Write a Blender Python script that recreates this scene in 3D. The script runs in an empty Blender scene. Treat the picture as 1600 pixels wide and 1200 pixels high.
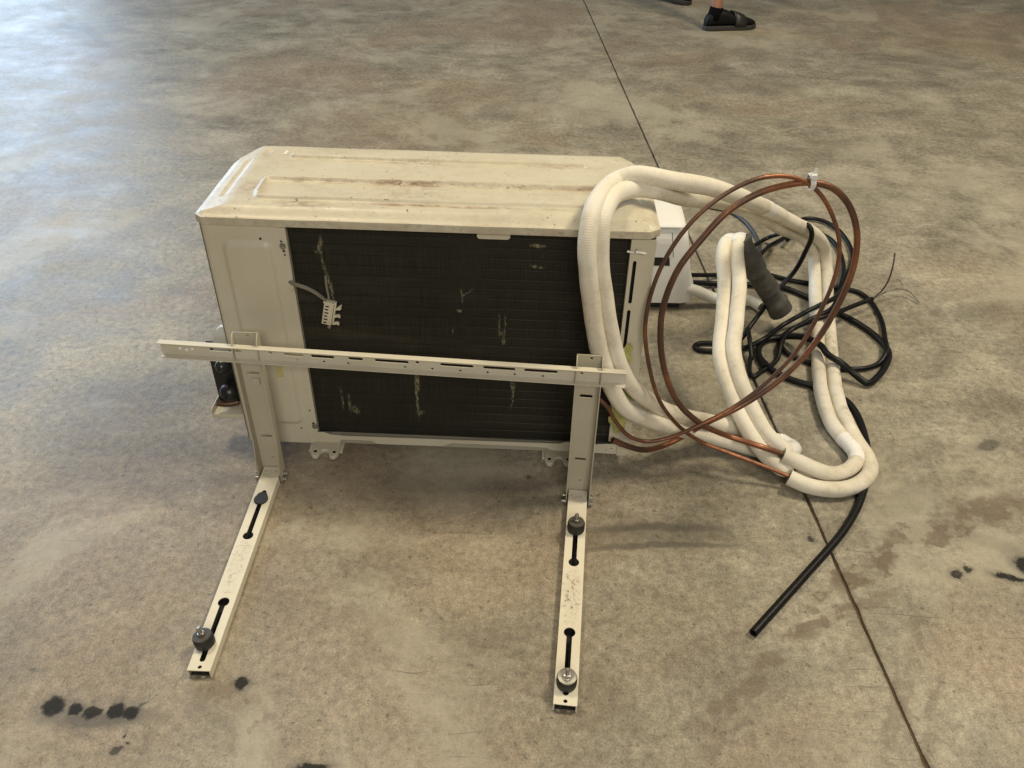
import bpy, bmesh, math, random
from mathutils import Vector, Matrix, noise

random.seed(7)
R = math.radians
scene = bpy.context.scene
C = scene.collection

# ------------------------------------------------------------------ camera
cam_data = bpy.data.cameras.new('camera')
cam = bpy.data.objects.new('camera', cam_data)
C.objects.link(cam)
cam.location = (0, 0, 1.1969)
cam.rotation_euler = (R(52.7406), R(-0.98676), R(0.75052))
cam_data.sensor_width = 36
cam_data.lens = 29.182
cam_data.clip_start = 0.02
cam_data.clip_end = 200
scene.camera = cam

# ------------------------------------------------------------------ light: hall with ceiling lamps, an open door and an added front fill
world = bpy.data.worlds.new('World')
scene.world = world
world.use_nodes = True
bg = world.node_tree.nodes['Background']
bg.inputs['Color'].default_value = (1.0, 0.97, 0.92, 1)
bg.inputs['Strength'].default_value = 0.095

def area_light(name, loc, target, sx, sy, power, col):
    d = bpy.data.lights.new(name, 'AREA')
    d.shape = 'RECTANGLE'; d.size = sx; d.size_y = sy
    d.energy = power; d.color = col
    o = bpy.data.objects.new(name, d)
    C.objects.link(o)
    o.location = loc
    o.rotation_euler = (Vector(target) - Vector(loc)).to_track_quat('-Z', 'Y').to_euler()
    return o
area_light('ceiling_lamp_right', (3.0, 2.0, 5.0), (1.2, 1.7, 0), 1.3, 0.9, 222, (1.0, 0.87, 0.64))
area_light('ceiling_lamp_left', (-1.7, 2.6, 5.0), (-0.4, 1.8, 0), 1.2, 0.9, 112, (1.0, 0.87, 0.64))
area_light('front_fill', (0.8, -4.2, 4.2), (0.2, 1.0, 0.2), 3.0, 2.0, 185, (1.0, 0.93, 0.82))  # added fill behind the camera, brightens the faces turned to it
area_light('open_door_daylight', (-6.3, 7.6, 2.4), (-1.5, 2.4, 0.2), 5.0, 4.4, 460, (0.56, 0.75, 1.0))

scene.view_settings.view_transform = 'Standard'
scene.view_settings.look = 'None'
scene.view_settings.exposure = 0.0
scene.view_settings.gamma = 1.0
scene.render.engine = 'CYCLES'
scene.cycles.max_bounces = 6
scene.cycles.diffuse_bounces = 3
scene.cycles.glossy_bounces = 3

# ------------------------------------------------------------------ measured paths and marks (metres)
DATA = {
    'sleeve_inner': [[0.5622,1.2831,0.052],[0.6006,1.2699,0.042],[0.6387,1.259,0.03],[0.6727,1.263,0.02],[0.7096,1.2819,0.0178],[0.734,1.3123,0.0178],[0.7368,1.3428,0.0178],[0.724,1.3822,0.0178],[0.7148,1.4319,0.0178],[0.7176,1.4913,0.0178],[0.7272,1.5614,0.0178],[0.7496,1.6575,0.0178],[0.7785,1.7699,0.022],[0.8134,1.9291,0.034],[0.8437,2.0583,0.05],[0.84,2.0925,0.09],[0.7795,2.0164,0.17],[0.6348,1.8249,0.3],[0.5243,1.6605,0.41],[0.4012,1.5274,0.5],[0.3155,1.4395,0.545],[0.2557,1.394,0.578],[0.2208,1.3946,0.583],[0.1881,1.375,0.5837],[0.1591,1.318,0.5912],[0.1466,1.281,0.5779],[0.1434,1.265,0.5503],[0.1454,1.262,0.5095],[0.1607,1.258,0.4292],[0.1804,1.258,0.3478],[0.2037,1.262,0.2804],[0.2345,1.272,0.2266],[0.2646,1.29,0.1865],[0.3092,1.315,0.1399],[0.3532,1.33,0.1119],[0.4359,1.365,0.066],[0.4928,1.3858,0.032],[0.5426,1.3791,0.019],[0.5867,1.3603,0.02],[0.6023,1.3311,0.028],[0.5716,1.3034,0.05],[0.5382,1.3287,0.066],[0.5195,1.3705,0.085],[0.4997,1.4132,0.115],[0.4846,1.465,0.15],[0.4829,1.5018,0.17],[0.4951,1.5589,0.205],[0.5128,1.6533,0.245],[0.5186,1.7377,0.275],[0.5283,1.7797,0.285],[0.5586,1.8293,0.26]],
    'sleeve_outer': [[0.5693,1.2398,0.03],[0.6005,1.2246,0.024],[0.6407,1.2199,0.019],[0.6794,1.2223,0.0178],[0.7196,1.2421,0.0178],[0.7516,1.2794,0.0178],[0.7586,1.3211,0.0178],[0.7525,1.3704,0.0178],[0.7503,1.4264,0.0178],[0.751,1.4854,0.0178],[0.7615,1.5552,0.0178],[0.7805,1.6453,0.0178],[0.81,1.7711,0.022],[0.8466,1.9304,0.034],[0.8783,2.0598,0.05],[0.8683,2.0864,0.1],[0.7915,1.9807,0.2],[0.6344,1.7842,0.34],[0.5226,1.6044,0.45],[0.4047,1.4581,0.545],[0.3376,1.409,0.583],[0.2835,1.3908,0.597],[0.2412,1.3941,0.603],[0.2098,1.3989,0.605],[0.1792,1.4,0.593],[0.1473,1.33,0.5995],[0.1297,1.285,0.5908],[0.1222,1.258,0.5688],[0.1208,1.243,0.5314],[0.1273,1.24,0.4841],[0.135,1.24,0.4396],[0.1503,1.24,0.3593],[0.1742,1.242,0.2839],[0.1983,1.25,0.224],[0.2264,1.265,0.1781],[0.2694,1.285,0.14],[0.3108,1.3,0.1118],[0.4036,1.3449,0.05],[0.4862,1.3463,0.024],[0.5364,1.332,0.018],[0.565,1.3147,0.018],[0.5772,1.2891,0.02],[0.5682,1.267,0.024],[0.5517,1.2755,0.03],[0.5241,1.3024,0.046],[0.4961,1.3559,0.07],[0.4751,1.4137,0.1],[0.4582,1.4657,0.135],[0.4576,1.5153,0.16],[0.4683,1.5733,0.195],[0.484,1.6692,0.235],[0.4849,1.7274,0.268],[0.4973,1.7717,0.28],[0.5214,1.8083,0.27],[0.5449,1.8378,0.25]],
    'copper_thick': [[0.5961,1.2704,0.045],[0.5662,1.2832,0.052],[0.5159,1.2871,0.07],[0.4534,1.31,0.0762],[0.3812,1.285,0.1298],[0.3278,1.28,0.1849],[0.2948,1.285,0.2508],[0.2758,1.29,0.3286],[0.2738,1.3,0.3926],[0.293,1.31,0.4674],[0.3278,1.325,0.5177],[0.3726,1.34,0.5692],[0.4262,1.355,0.597],[0.4781,1.37,0.6058],[0.5125,1.375,0.608],[0.5558,1.38,0.5972],[0.5917,1.38,0.5677],[0.6166,1.375,0.5244],[0.6281,1.37,0.4754],[0.626,1.36,0.4272],[0.6118,1.35,0.3628],[0.5842,1.34,0.2877],[0.5334,1.325,0.2165],[0.4645,1.31,0.1598],[0.3981,1.3,0.121],[0.3661,1.3526,0.035],[0.325,1.3393,0.02],[0.2758,1.295,0.0472],[0.2388,1.28,0.0701],[0.2065,1.276,0.09]],
    'copper_thin': [[0.5948,1.2242,0.026],[0.5689,1.2435,0.03],[0.5143,1.2582,0.045],[0.4497,1.2765,0.06],[0.3911,1.2933,0.075],[0.337,1.285,0.1235],[0.2869,1.27,0.1997],[0.2576,1.272,0.282],[0.2411,1.275,0.3661],[0.2473,1.285,0.4415],[0.2696,1.3,0.5043],[0.3081,1.315,0.5628],[0.3541,1.33,0.6008],[0.4025,1.345,0.622],[0.4429,1.357,0.6259],[0.4833,1.367,0.619],[0.5147,1.372,0.6046],[0.5479,1.372,0.574],[0.5767,1.365,0.5284],[0.5917,1.36,0.4864],[0.5926,1.35,0.4389],[0.5794,1.335,0.3785],[0.5476,1.32,0.2885],[0.4967,1.305,0.2179],[0.4341,1.29,0.1636],[0.367,1.275,0.1277],[0.3187,1.272,0.1018],[0.2766,1.268,0.0938],[0.2394,1.262,0.1099],[0.2065,1.255,0.1533],[0.1829,1.237,0.2058],[0.1632,1.219,0.2382]],
    'tie': [0.5149,1.374,0.6108],
    'cable_plug': [[0.4471,2.0066,0.06],[0.4939,2.0436,0.04],[0.5841,2.0999,0.01],[0.6622,2.1162,0.0075],[0.736,2.113,0.0075],[0.7827,2.0865,0.0075],[0.841,2.0682,0.0075],[0.9084,2.0476,0.0075],[0.9646,2.0277,0.0075],[0.9848,1.9793,0.0075],[0.9834,1.8856,0.0075],[0.9591,1.7902,0.012],[0.9334,1.7117,0.02],[0.9091,1.681,0.0075],[0.8554,1.6559,0.0075],[0.7887,1.6595,0.0075],[0.7269,1.6821,0.0075],[0.6898,1.7163,0.0075],[0.6842,1.7652,0.0075],[0.7141,1.813,0.0075],[0.7572,1.8179,0.034],[0.788,1.82,0.047],[0.8388,1.8468,0.047],[0.9168,1.9048,0.04],[0.9671,1.9351,0.04]],
    'cable_hose': [[0.4406,1.9615,0.06],[0.4914,2.0179,0.03],[0.5754,2.0517,0.0088],[0.6693,2.0515,0.0088],[0.7311,2.048,0.0088],[0.7688,2.0324,0.0088],[0.8181,1.9849,0.0088],[0.8694,1.9175,0.0088],[0.9118,1.8627,0.0088],[0.9424,1.7943,0.0088],[0.9494,1.7323,0.0088],[0.9258,1.6771,0.0088],[0.8872,1.6246,0.01],[0.8489,1.5911,0.012],[0.8225,1.6135,0.022],[0.7843,1.6318,0.046],[0.7626,1.6521,0.05],[0.7565,1.6877,0.052],[0.7398,1.7157,0.05],[0.7235,1.7586,0.03],[0.6946,1.7797,0.015],[0.6569,1.7748,0.0088],[0.6265,1.7446,0.0088],[0.615,1.7037,0.0088],[0.6186,1.6492,0.0088],[0.6137,1.6969,0.0088],[0.6268,1.6545,0.0088],[0.6555,1.6156,0.0088],[0.6935,1.5912,0.0088],[0.7212,1.5798,0.0088],[0.7503,1.5594,0.0088],[0.7764,1.5309,0.0088],[0.7876,1.485,0.0088],[0.7835,1.4137,0.0088],[0.7669,1.3343,0.0088],[0.7386,1.2598,0.0088],[0.6982,1.1846,0.0088],[0.6504,1.1189,0.0088],[0.6079,1.0709,0.0088],[0.5639,1.025,0.0088],[0.4991,0.9573,0.0088],[0.4207,0.8755,0.0088]],
    'cable_loop': [[0.696,2.1446,0.03],[0.7717,2.2725,0.015],[0.843,2.3519,0.01],[0.903,2.4504,0.01],[0.9413,2.4828,0.01],[0.9867,2.4743,0.01],[1.0193,2.4235,0.01],[1.0296,2.3238,0.01],[1.014,2.2288,0.01],[0.9638,2.1128,0.012],[0.8673,1.9287,0.05],[0.8076,1.8776,0.053],[0.7639,1.8523,0.045],[0.7068,1.8317,0.018],[0.6287,1.7472,0.024],[0.5825,1.7341,0.0075],[0.5148,1.7202,0.0075],[0.4644,1.724,0.0075],[0.4575,1.7384,0.0075],[0.4786,1.7532,0.0075],[0.5258,1.755,0.0075],[0.5783,1.7629,0.012],[0.6046,1.792,0.03],[0.638,1.8322,0.05],[0.6836,1.8781,0.09],[0.7255,1.8978,0.14],[0.7324,1.8771,0.21],[0.7269,1.8496,0.27],[0.7188,1.8538,0.29],[0.7141,1.8736,0.285],[0.7548,2.0253,0.2],[0.8079,2.2768,0.06],[0.7826,2.3235,0.02],[0.7104,2.252,0.02]],
    'cable_short': [[0.8283,2.2881,0.03],[0.8903,2.3791,0.01],[0.9356,2.3964,0.01],[0.9791,2.3459,0.01],[0.9861,2.274,0.01],[0.9704,2.1782,0.012],[0.9348,2.0766,0.02],[0.8985,1.9975,0.018],[0.8247,1.8528,0.053],[0.7632,1.8142,0.045],[0.7159,1.7969,0.024],[0.6776,1.7397,0.022],[0.6574,1.6873,0.0075],[0.5987,1.6287,0.0075],[0.5838,1.6117,0.0075],[0.5759,1.6204,0.0075],[0.5945,1.698,0.0075],[0.5933,1.6849,0.0075],[0.5952,1.733,0.03],[0.6022,1.7919,0.03]],
    'cable_grey': [[0.6167,2.5743,0.006],[0.6562,2.5552,0.006],[0.7009,2.5337,0.006],[0.7363,2.4704,0.006],[0.7524,2.3805,0.006],[0.7476,2.2787,0.008],[0.7253,2.2122,0.012]],
    'drain': [[0.4304,1.9343,0.07],[0.4711,1.9337,0.06],[0.5043,1.941,0.045],[0.5435,1.9469,0.025],[0.5937,1.9413,0.018],[0.6453,1.9482,0.018],[0.6681,1.9161,0.018]],
    'wrap': [[0.5346,1.7829,0.285],[0.5594,1.7761,0.25],[0.6034,1.8127,0.18],[0.6522,1.8434,0.11],[0.6992,1.848,0.05]],
    'wire0': [[0.9671,1.9351,0.04],[0.9872,1.941,0.06],[0.9919,1.931,0.1],[0.995,1.9387,0.14],[0.9963,1.9537,0.17]],
    'wire1': [[0.9671,1.9351,0.04],[1.0077,1.9634,0.05],[1.0445,2.0007,0.055],[1.0566,2.0177,0.06],[1.0661,2.0116,0.055],[1.0694,1.9954,0.05]],
    'wire2': [[0.9671,1.9351,0.04],[1.0175,1.9791,0.035],[1.0651,2.0092,0.03],[1.1019,2.0176,0.02],[1.1154,1.9919,0.012],[1.1221,1.9777,0.006]],
    'foot': [[1.0105,4.8277,0.0],[1.324,4.9069,0.0]],
    'foot2': [[0.7388,5.6025,0.0],[1.0223,5.3965,0.0]],
    'oil': [[-0.705,0.717,0.0172,0.0153,0.475,1.0],[-0.6695,0.7134,0.0101,0.0128,0.7313,1.0],[-0.6416,0.7087,0.0138,0.0109,0.2297,0.95],[-0.6056,0.7106,0.0137,0.0125,0.7132,1.0],[-0.5811,0.709,0.0139,0.0123,0.5804,1.0],[-0.5756,0.7156,0.0191,0.0037,0.7069,0.6],[-0.4244,0.7652,0.0105,0.0099,0.4527,1.0],[-0.4262,0.764,0.0082,0.0118,0.0242,1.0],[-0.2824,0.6288,0.0241,0.008,0.1138,1.0],[0.9696,1.0453,0.017,0.024,0.0277,1.0],[0.9269,1.0153,0.0271,0.007,-0.3251,1.0],[0.8326,1.0217,0.0095,0.0104,-0.3491,0.9],[0.8569,1.0315,0.008,0.0078,0.2266,0.9],[0.5836,1.0994,0.0075,0.0068,0.0287,0.8],[-0.5812,0.6487,0.0106,0.0059,0.6877,0.7],[-0.5674,0.6601,0.0038,0.0032,0.0228,0.8],[-0.5774,0.6712,0.0019,0.0022,0.0229,0.8],[1.0534,1.3877,0.0297,0.0163,0.4368,0.5],[0.0401,1.2566,0.0053,0.0038,0.0312,0.6],[0.2656,0.8261,0.0032,0.0037,0.0249,0.3]],
    'smear': [[-0.6299,0.6972,0.0768,0.0138,0.0816,0.95],[-0.6831,0.6949,0.0235,0.0168,0.2291,0.5],[-0.6511,0.6777,0.0221,0.0078,-0.3031,0.4],[0.28,1.1188,0.1411,0.0109,0.0523,0.95],[0.2868,1.0748,0.1434,0.008,0.0625,0.95],[0.2652,1.0985,0.1496,0.0261,0.0518,0.35],[0.9219,1.1059,0.0676,0.0187,-0.2243,0.35],[-0.2047,1.2207,0.3397,0.0508,-0.0188,0.3],[1.0795,1.719,0.1149,0.0342,0.2952,0.2],[1.1822,1.9333,0.2101,0.0346,0.1604,0.2],[-1.2066,1.8689,0.1119,0.0346,0.218,0.15],[-2.299,4.5837,0.5204,0.0401,-0.9054,0.4],[-2.4522,4.7013,0.5769,0.0297,-0.9287,0.3],[-0.517,3.1344,0.0737,0.0314,-0.6857,0.35],[-0.5837,3.084,0.0463,0.026,0.5196,0.3],[0.944,3.9004,0.2105,0.185,0.0682,0.22],[1.9563,4.3245,0.2391,0.1403,-0.2452,0.2],[1.196,3.134,0.2255,0.0806,0.2642,0.25],[0.9989,3.4789,0.2348,0.0793,-0.4645,0.2]],
    'brown': [[0.9627,1.1836,0.105,0.0411,0.4809,0.7],[0.8158,1.1193,0.0862,0.0265,0.2745,0.8],[0.8823,1.1296,0.0581,0.0203,0.2734,0.8],[0.7811,1.1266,0.0363,0.0144,0.3807,0.7],[0.6759,1.0356,0.0926,0.0241,0.5247,0.9],[0.7382,1.0764,0.0617,0.0173,0.4683,0.6],[0.6294,0.9467,0.1011,0.0147,0.5105,0.5],[0.5571,0.9132,0.0965,0.0144,0.4976,0.8],[0.5154,0.883,0.038,0.017,0.3883,0.6],[0.5608,0.966,0.0225,0.0127,0.2269,0.7],[0.5186,0.9368,0.0114,0.0086,0.0264,0.7],[0.5349,0.9345,0.0091,0.0086,0.0263,0.6],[0.4343,0.8181,0.0376,0.015,0.5355,0.7],[0.3934,0.7758,0.0623,0.0159,0.6464,0.6],[0.3443,0.7352,0.0579,0.0198,0.5277,0.6],[0.6654,0.8118,0.0111,0.1549,-0.4808,0.45],[0.6052,0.7303,0.0125,0.1071,-0.4055,0.4],[0.6721,0.7211,0.0085,0.098,-0.5364,0.45],[-0.4546,0.7384,0.0442,0.0324,0.1233,0.4],[-0.366,0.7076,0.0185,0.0138,0.4327,0.5],[-0.4697,0.7549,0.0293,0.0097,0.1876,0.4],[-0.3866,0.6912,0.0078,0.0086,0.0232,0.5],[-0.5381,0.6618,0.0115,0.052,0.0228,0.25],[0.5959,0.8594,0.0137,0.0823,-0.4327,0.3],[0.4052,0.7366,0.0722,0.0096,0.5905,0.4],[0.3145,0.6813,0.0332,0.0184,0.5921,0.4],[-0.0936,1.118,0.0996,0.0492,0.0292,0.2],[-0.2499,0.8506,0.0747,0.0753,0.4529,0.2]],
}

# ------------------------------------------------------------------ materials
def new_mat(name):
    m = bpy.data.materials.new(name)
    m.use_nodes = True
    nt = m.node_tree
    b = nt.nodes['Principled BSDF']
    return m, nt, b

class NT:
    """small helper around a node tree"""
    flat = False
    def __init__(s, nt): s.nt = nt
    def n(s, typ, **kw):
        x = s.nt.nodes.new(typ)
        for k, v in kw.items(): setattr(x, k, v)
        return x
    def l(s, a, b): s.nt.links.new(a, b)
    def math(s, op, a, b=None, clamp=False):
        x = s.n('ShaderNodeMath', operation=op); x.use_clamp = clamp
        for i, v in enumerate((a, b)):
            if v is None: continue
            if isinstance(v, (int, float)): x.inputs[i].default_value = v
            else: s.l(v, x.inputs[i])
        return x.outputs[0]
    def noise(s, vec, scale, detail=4, rough=0.55, dist=0.0):
        x = s.n('ShaderNodeTexNoise')
        x.noise_dimensions = '2D' if s.flat else '3D'
        x.inputs['Scale'].default_value = scale; x.inputs['Detail'].default_value = detail
        x.inputs['Roughness'].default_value = rough; x.inputs['Distortion'].default_value = dist
        if vec is not None: s.l(vec, x.inputs['Vector'])
        return x
    def ramp(s, fac, stops):
        x = s.n('ShaderNodeValToRGB')
        e = x.color_ramp.elements
        while len(e) < len(stops): e.new(0.5)
        for i, (p, c) in enumerate(stops):
            e[i].position = p
            e[i].color = (c, c, c, 1) if isinstance(c, (int, float)) else (*c, 1)
        s.l(fac, x.inputs['Fac'])
        return x.outputs['Color']
    def mix(s, fac, a, b, mode='MIX'):
        x = s.n('ShaderNodeMix', data_type='RGBA', blend_type=mode)
        for v, k in ((fac, 0), (a, 6), (b, 7)):
            if isinstance(v, (int, float)): x.inputs[k].default_value = v
            elif isinstance(v, tuple): x.inputs[k].default_value = (*v, 1)
            else: s.l(v, x.inputs[k])
        return x.outputs[2]
    def maprange(s, v, a, b, c, d, smooth=True):
        x = s.n('ShaderNodeMapRange'); x.clamp = True
        if smooth: x.interpolation_type = 'SMOOTHSTEP'
        s.l(v, x.inputs['Value'])
        for k, q in zip(('From Min', 'From Max', 'To Min', 'To Max'), (a, b, c, d)): x.inputs[k].default_value = q
        return x.outputs['Result']
    def mapping(s, vec, loc=(0,0,0), rot=(0,0,0), scale=(1,1,1), typ='POINT'):
        x = s.n('ShaderNodeMapping', vector_type=typ)
        x.inputs['Location'].default_value = loc; x.inputs['Rotation'].default_value = rot; x.inputs['Scale'].default_value = scale
        s.l(vec, x.inputs['Vector'])
        return x.outputs['Vector']
    def bump(s, h, strength, dist, normal=None):
        x = s.n('ShaderNodeBump')
        x.inputs['Strength'].default_value = strength; x.inputs['Distance'].default_value = dist
        s.l(h, x.inputs['Height'])
        if normal is not None: s.l(normal, x.inputs['Normal'])
        return x.outputs['Normal']
    def blots(s, vec, spots, soft):
        """union of irregular elliptical marks: (x, y, half length, half width, angle, strength)"""
        acc = None
        for (x, y, a, b, ang, st) in spots:
            v = s.mapping(vec, (x, y, 0), (0, 0, ang), (a, b, 1000.0), 'TEXTURE')
            ln = s.n('ShaderNodeVectorMath', operation='LENGTH'); s.l(v, ln.inputs[0])
            m = s.maprange(ln.outputs['Value'], 1.0 - soft, 1.0 + soft, st, 0.0)
            acc = m if acc is None else s.math('MAXIMUM', acc, m)
        return acc
    def distort(s, vec, scale, amount, detail=3):
        nz = s.noise(vec, scale, detail)
        a = s.n('ShaderNodeVectorMath', operation='SUBTRACT'); s.l(nz.outputs['Color'], a.inputs[0]); a.inputs[1].default_value = (.5, .5, .5)
        b = s.n('ShaderNodeVectorMath', operation='SCALE'); s.l(a.outputs[0], b.inputs[0]); b.inputs['Scale'].default_value = amount
        c = s.n('ShaderNodeVectorMath', operation='ADD'); s.l(vec, c.inputs[0]); s.l(b.outputs[0], c.inputs[1])
        return c.outputs[0]

def simple(name, col, rough=0.5, metal=0.0, var=0.12, scale=30, bump=0.0, bscale=200, spec=0.5):
    m, nt, b = new_mat(name); t = NT(nt)
    tc = t.n('ShaderNodeTexCoord').outputs['Object']
    nz = t.noise(tc, scale, 5)
    dark = tuple(c * (1 - var * 2) for c in col); light = tuple(min(1, c * (1 + var)) for c in col)
    t.l(t.mix(nz.outputs['Fac'], dark, light), b.inputs['Base Color'])
    b.inputs['Roughness'].default_value = rough
    b.inputs['Metallic'].default_value = metal
    b.inputs['Specular IOR Level'].default_value = spec
    if bump:
        t.l(t.bump(t.noise(tc, bscale, 4).outputs['Fac'], bump, 0.001), b.inputs['Normal'])
    return m

# --- concrete floor
def concrete(cell):
    x0, x1, y0, y1 = cell
    def inside(key):
        return [q for q in DATA[key] if x0 - .07 - max(q[2], q[3]) * 1.6 < q[0] < x1 + .07 + max(q[2], q[3]) * 1.6 and y0 - .07 - max(q[2], q[3]) * 1.6 < q[1] < y1 + .07 + max(q[2], q[3]) * 1.6]
    m, nt, b = new_mat('concrete'); t = NT(nt); t.flat = True
    pos = t.n('ShaderNodeTexCoord').outputs['Object']
    big = t.noise(pos, 0.9, 5, 0.6, 0.6).outputs['Fac']
    mid = t.noise(pos, 4.4, 7, 0.70, 0.25).outputs['Fac']
    fine = t.noise(pos, 62, 6, 0.74).outputs['Fac']
    grit = t.noise(pos, 300, 3, 0.75).outputs['Fac']
    st_v = t.mapping(t.distort(pos, 2.0, 0.30), rot=(0, 0, R(14)), scale=(1.7, 4.6, 1))
    streak = t.noise(st_v, 1.9, 7, 0.70, 0.3).outputs['Fac']
    sw_v = t.mapping(t.distort(pos, 1.3, 0.45), rot=(0, 0, R(-38)), scale=(2.4, 7.0, 1))
    swirl = t.noise(sw_v, 1.5, 8, 0.74, 0.2).outputs['Fac']
    base = t.ramp(mid, [(0.30, (0.195, 0.177, 0.145)), (0.5, (0.305, 0.280, 0.232)), (0.70, (0.41, 0.380, 0.318))])
    col = t.mix(t.maprange(streak, 0.34, 0.70, 0.0, 0.75), t.mix(0.42, base, (0.140, 0.126, 0.102)), base)
    col = t.mix(t.maprange(swirl, 0.48, 0.72, 0.0, 0.42), col, (0.45, 0.42, 0.36))
    col = t.mix(t.maprange(big, 0.44, 0.62, 0.0, 0.55), col, (0.285, 0.218, 0.162))
    col = t.mix(t.maprange(t.noise(pos, 1.7, 6, 0.6).outputs['Fac'], 0.5, 0.70, 0, 0.38), col, (0.185, 0.176, 0.146))
    col = t.mix(0.6, col, t.ramp(fine, [(0.30, 0.24), (0.5, 0.5), (0.70, 0.76)]), 'OVERLAY')
    col = t.mix(0.5, col, t.ramp(grit, [(0.3, 0.22), (0.7, 0.78)]), 'OVERLAY')
    pit = t.maprange(t.noise(pos, 75, 2, 0.5).outputs['Fac'], 0.715, 0.75, 0, 0.55)
    col = t.mix(pit, col, (0.07, 0.062, 0.05))
    pale = t.noise(pos, 1.6, 8, 0.70, 0.3).outputs['Fac']
    col = t.mix(t.maprange(pale, 0.50, 0.64, 0.0, 0.55), col, (0.43, 0.402, 0.335))
    patch = t.noise(pos, 2.1, 5, 0.55, 0.6).outputs['Fac']
    col = t.mix(0.15, col, t.ramp(patch, [(0.34, 0.24), (0.5, 0.5), (0.66, 0.74)]), 'OVERLAY')
    vor = t.n('ShaderNodeTexVoronoi'); vor.voronoi_dimensions = '2D'; vor.inputs['Scale'].default_value = 0.85
    t.l(t.distort(pos, 1.2, 0.25), vor.inputs['Vector'])
    arc = t.math('SINE', t.math('ADD', t.math('MULTIPLY', vor.outputs['Distance'], 62.0), t.math('MULTIPLY', streak, 16.0)))
    am = t.math('MULTIPLY', t.maprange(t.noise(pos, 2.6, 4, 0.6).outputs['Fac'], 0.46, 0.62, 0, 1), t.maprange(swirl, 0.38, 0.6, 0.2, 1))
    col = t.mix(t.math('MULTIPLY', t.maprange(arc, 0.1, 1.0, 0, 0.20), am), col, (0.46, 0.43, 0.365))
    col = t.mix(t.math('MULTIPLY', t.maprange(arc, -0.2, -1.0, 0, 0.18), am), col, (0.13, 0.115, 0.09))
    col = t.mix(1.0, col, (0.955, 0.935, 0.845), 'MULTIPLY')
    # thin hairline scuffs
    for rot, sc, seed in ((25, 26, 0.0), (-50, 22, 7.0), (80, 30, 3.0)):
        hv = t.mapping(t.distort(pos, 3.0, 0.06), loc=(seed, seed * 1.7, 0), rot=(0, 0, R(rot)), scale=(1.6, sc * 3.2, 1))
        hn = t.noise(hv, 2.6, 2, 0.5).outputs['Fac']
        hm = t.math('MULTIPLY', t.maprange(hn, 0.735, 0.775, 0, 0.55), t.maprange(t.noise(pos, 1.9 + seed * .1, 3).outputs['Fac'], 0.5, 0.62, 0, 1))
        col = t.mix(hm, col, (0.075, 0.066, 0.052))
    # stains with shapes of their own
    bs, ss, os_ = inside('brown'), inside('smear'), inside('oil')
    if bs:
        dv = t.distort(t.distort(pos, 9, 0.06), 60, 0.024, 5)
        brown = t.blots(dv, bs, 0.26)
        brown = t.math('MULTIPLY', brown, t.math('MULTIPLY', t.maprange(fine, 0.34, 0.52, 0.6, 1.0), t.maprange(t.noise(pos, 17, 5, 0.6).outputs['Fac'], 0.40, 0.50, 0.22, 1.0)))
        col = t.mix(t.math('MULTIPLY', brown, 0.95), col, (0.118, 0.080, 0.050))
    if ss:
        sv = t.distort(t.distort(pos, 7, 0.03), 50, 0.012, 5)
        smear = t.blots(sv, ss, 0.55)
        smear = t.math('MULTIPLY', smear, t.maprange(fine, 0.25, 0.6, 0.45, 1.0))
        col = t.mix(t.math('MULTIPLY', smear, 0.85), col, (0.075, 0.066, 0.052))
    if os_:
        ov = t.distort(t.distort(pos, 30, 0.016), 160, 0.008, 4)
        halo = t.blots(ov, [(q[0], q[1], q[2] * 1.55, q[3] * 1.6, q[4], q[5] * .5) for q in os_], 0.5)
        col = t.mix(halo, col, (0.07, 0.062, 0.05))
        oil = t.math('MULTIPLY', t.blots(ov, os_, 0.26), t.maprange(fine, 0.25, 0.45, 0.72, 1.0))
        col = t.mix(t.math('MULTIPLY', oil, 0.95), col, (0.016, 0.016, 0.015))
        t.l(t.maprange(oil, 0.0, 1.0, 0.45, 0.12), b.inputs['Specular IOR Level'])
    t.l(col, b.inputs['Base Color'])
    rg = t.maprange(mid, 0.25, 0.75, 0.36, 0.54, False)
    rg = t.math('ADD', rg, t.math('MULTIPLY', t.math('SUBTRACT', streak, 0.5), 0.22))
    t.l(rg, b.inputs['Roughness'])
    hgt = t.math('ADD', t.math('MULTIPLY', fine, 0.6), t.math('MULTIPLY', grit, 0.25))
    hgt = t.math('ADD', hgt, t.math('MULTIPLY', mid, 1.3))
    hgt = t.math('SUBTRACT', hgt, t.math('MULTIPLY', pit, 1.0))
    t.l(t.bump(hgt, 0.38, 0.0025), b.inputs['Normal'])
    return m

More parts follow.
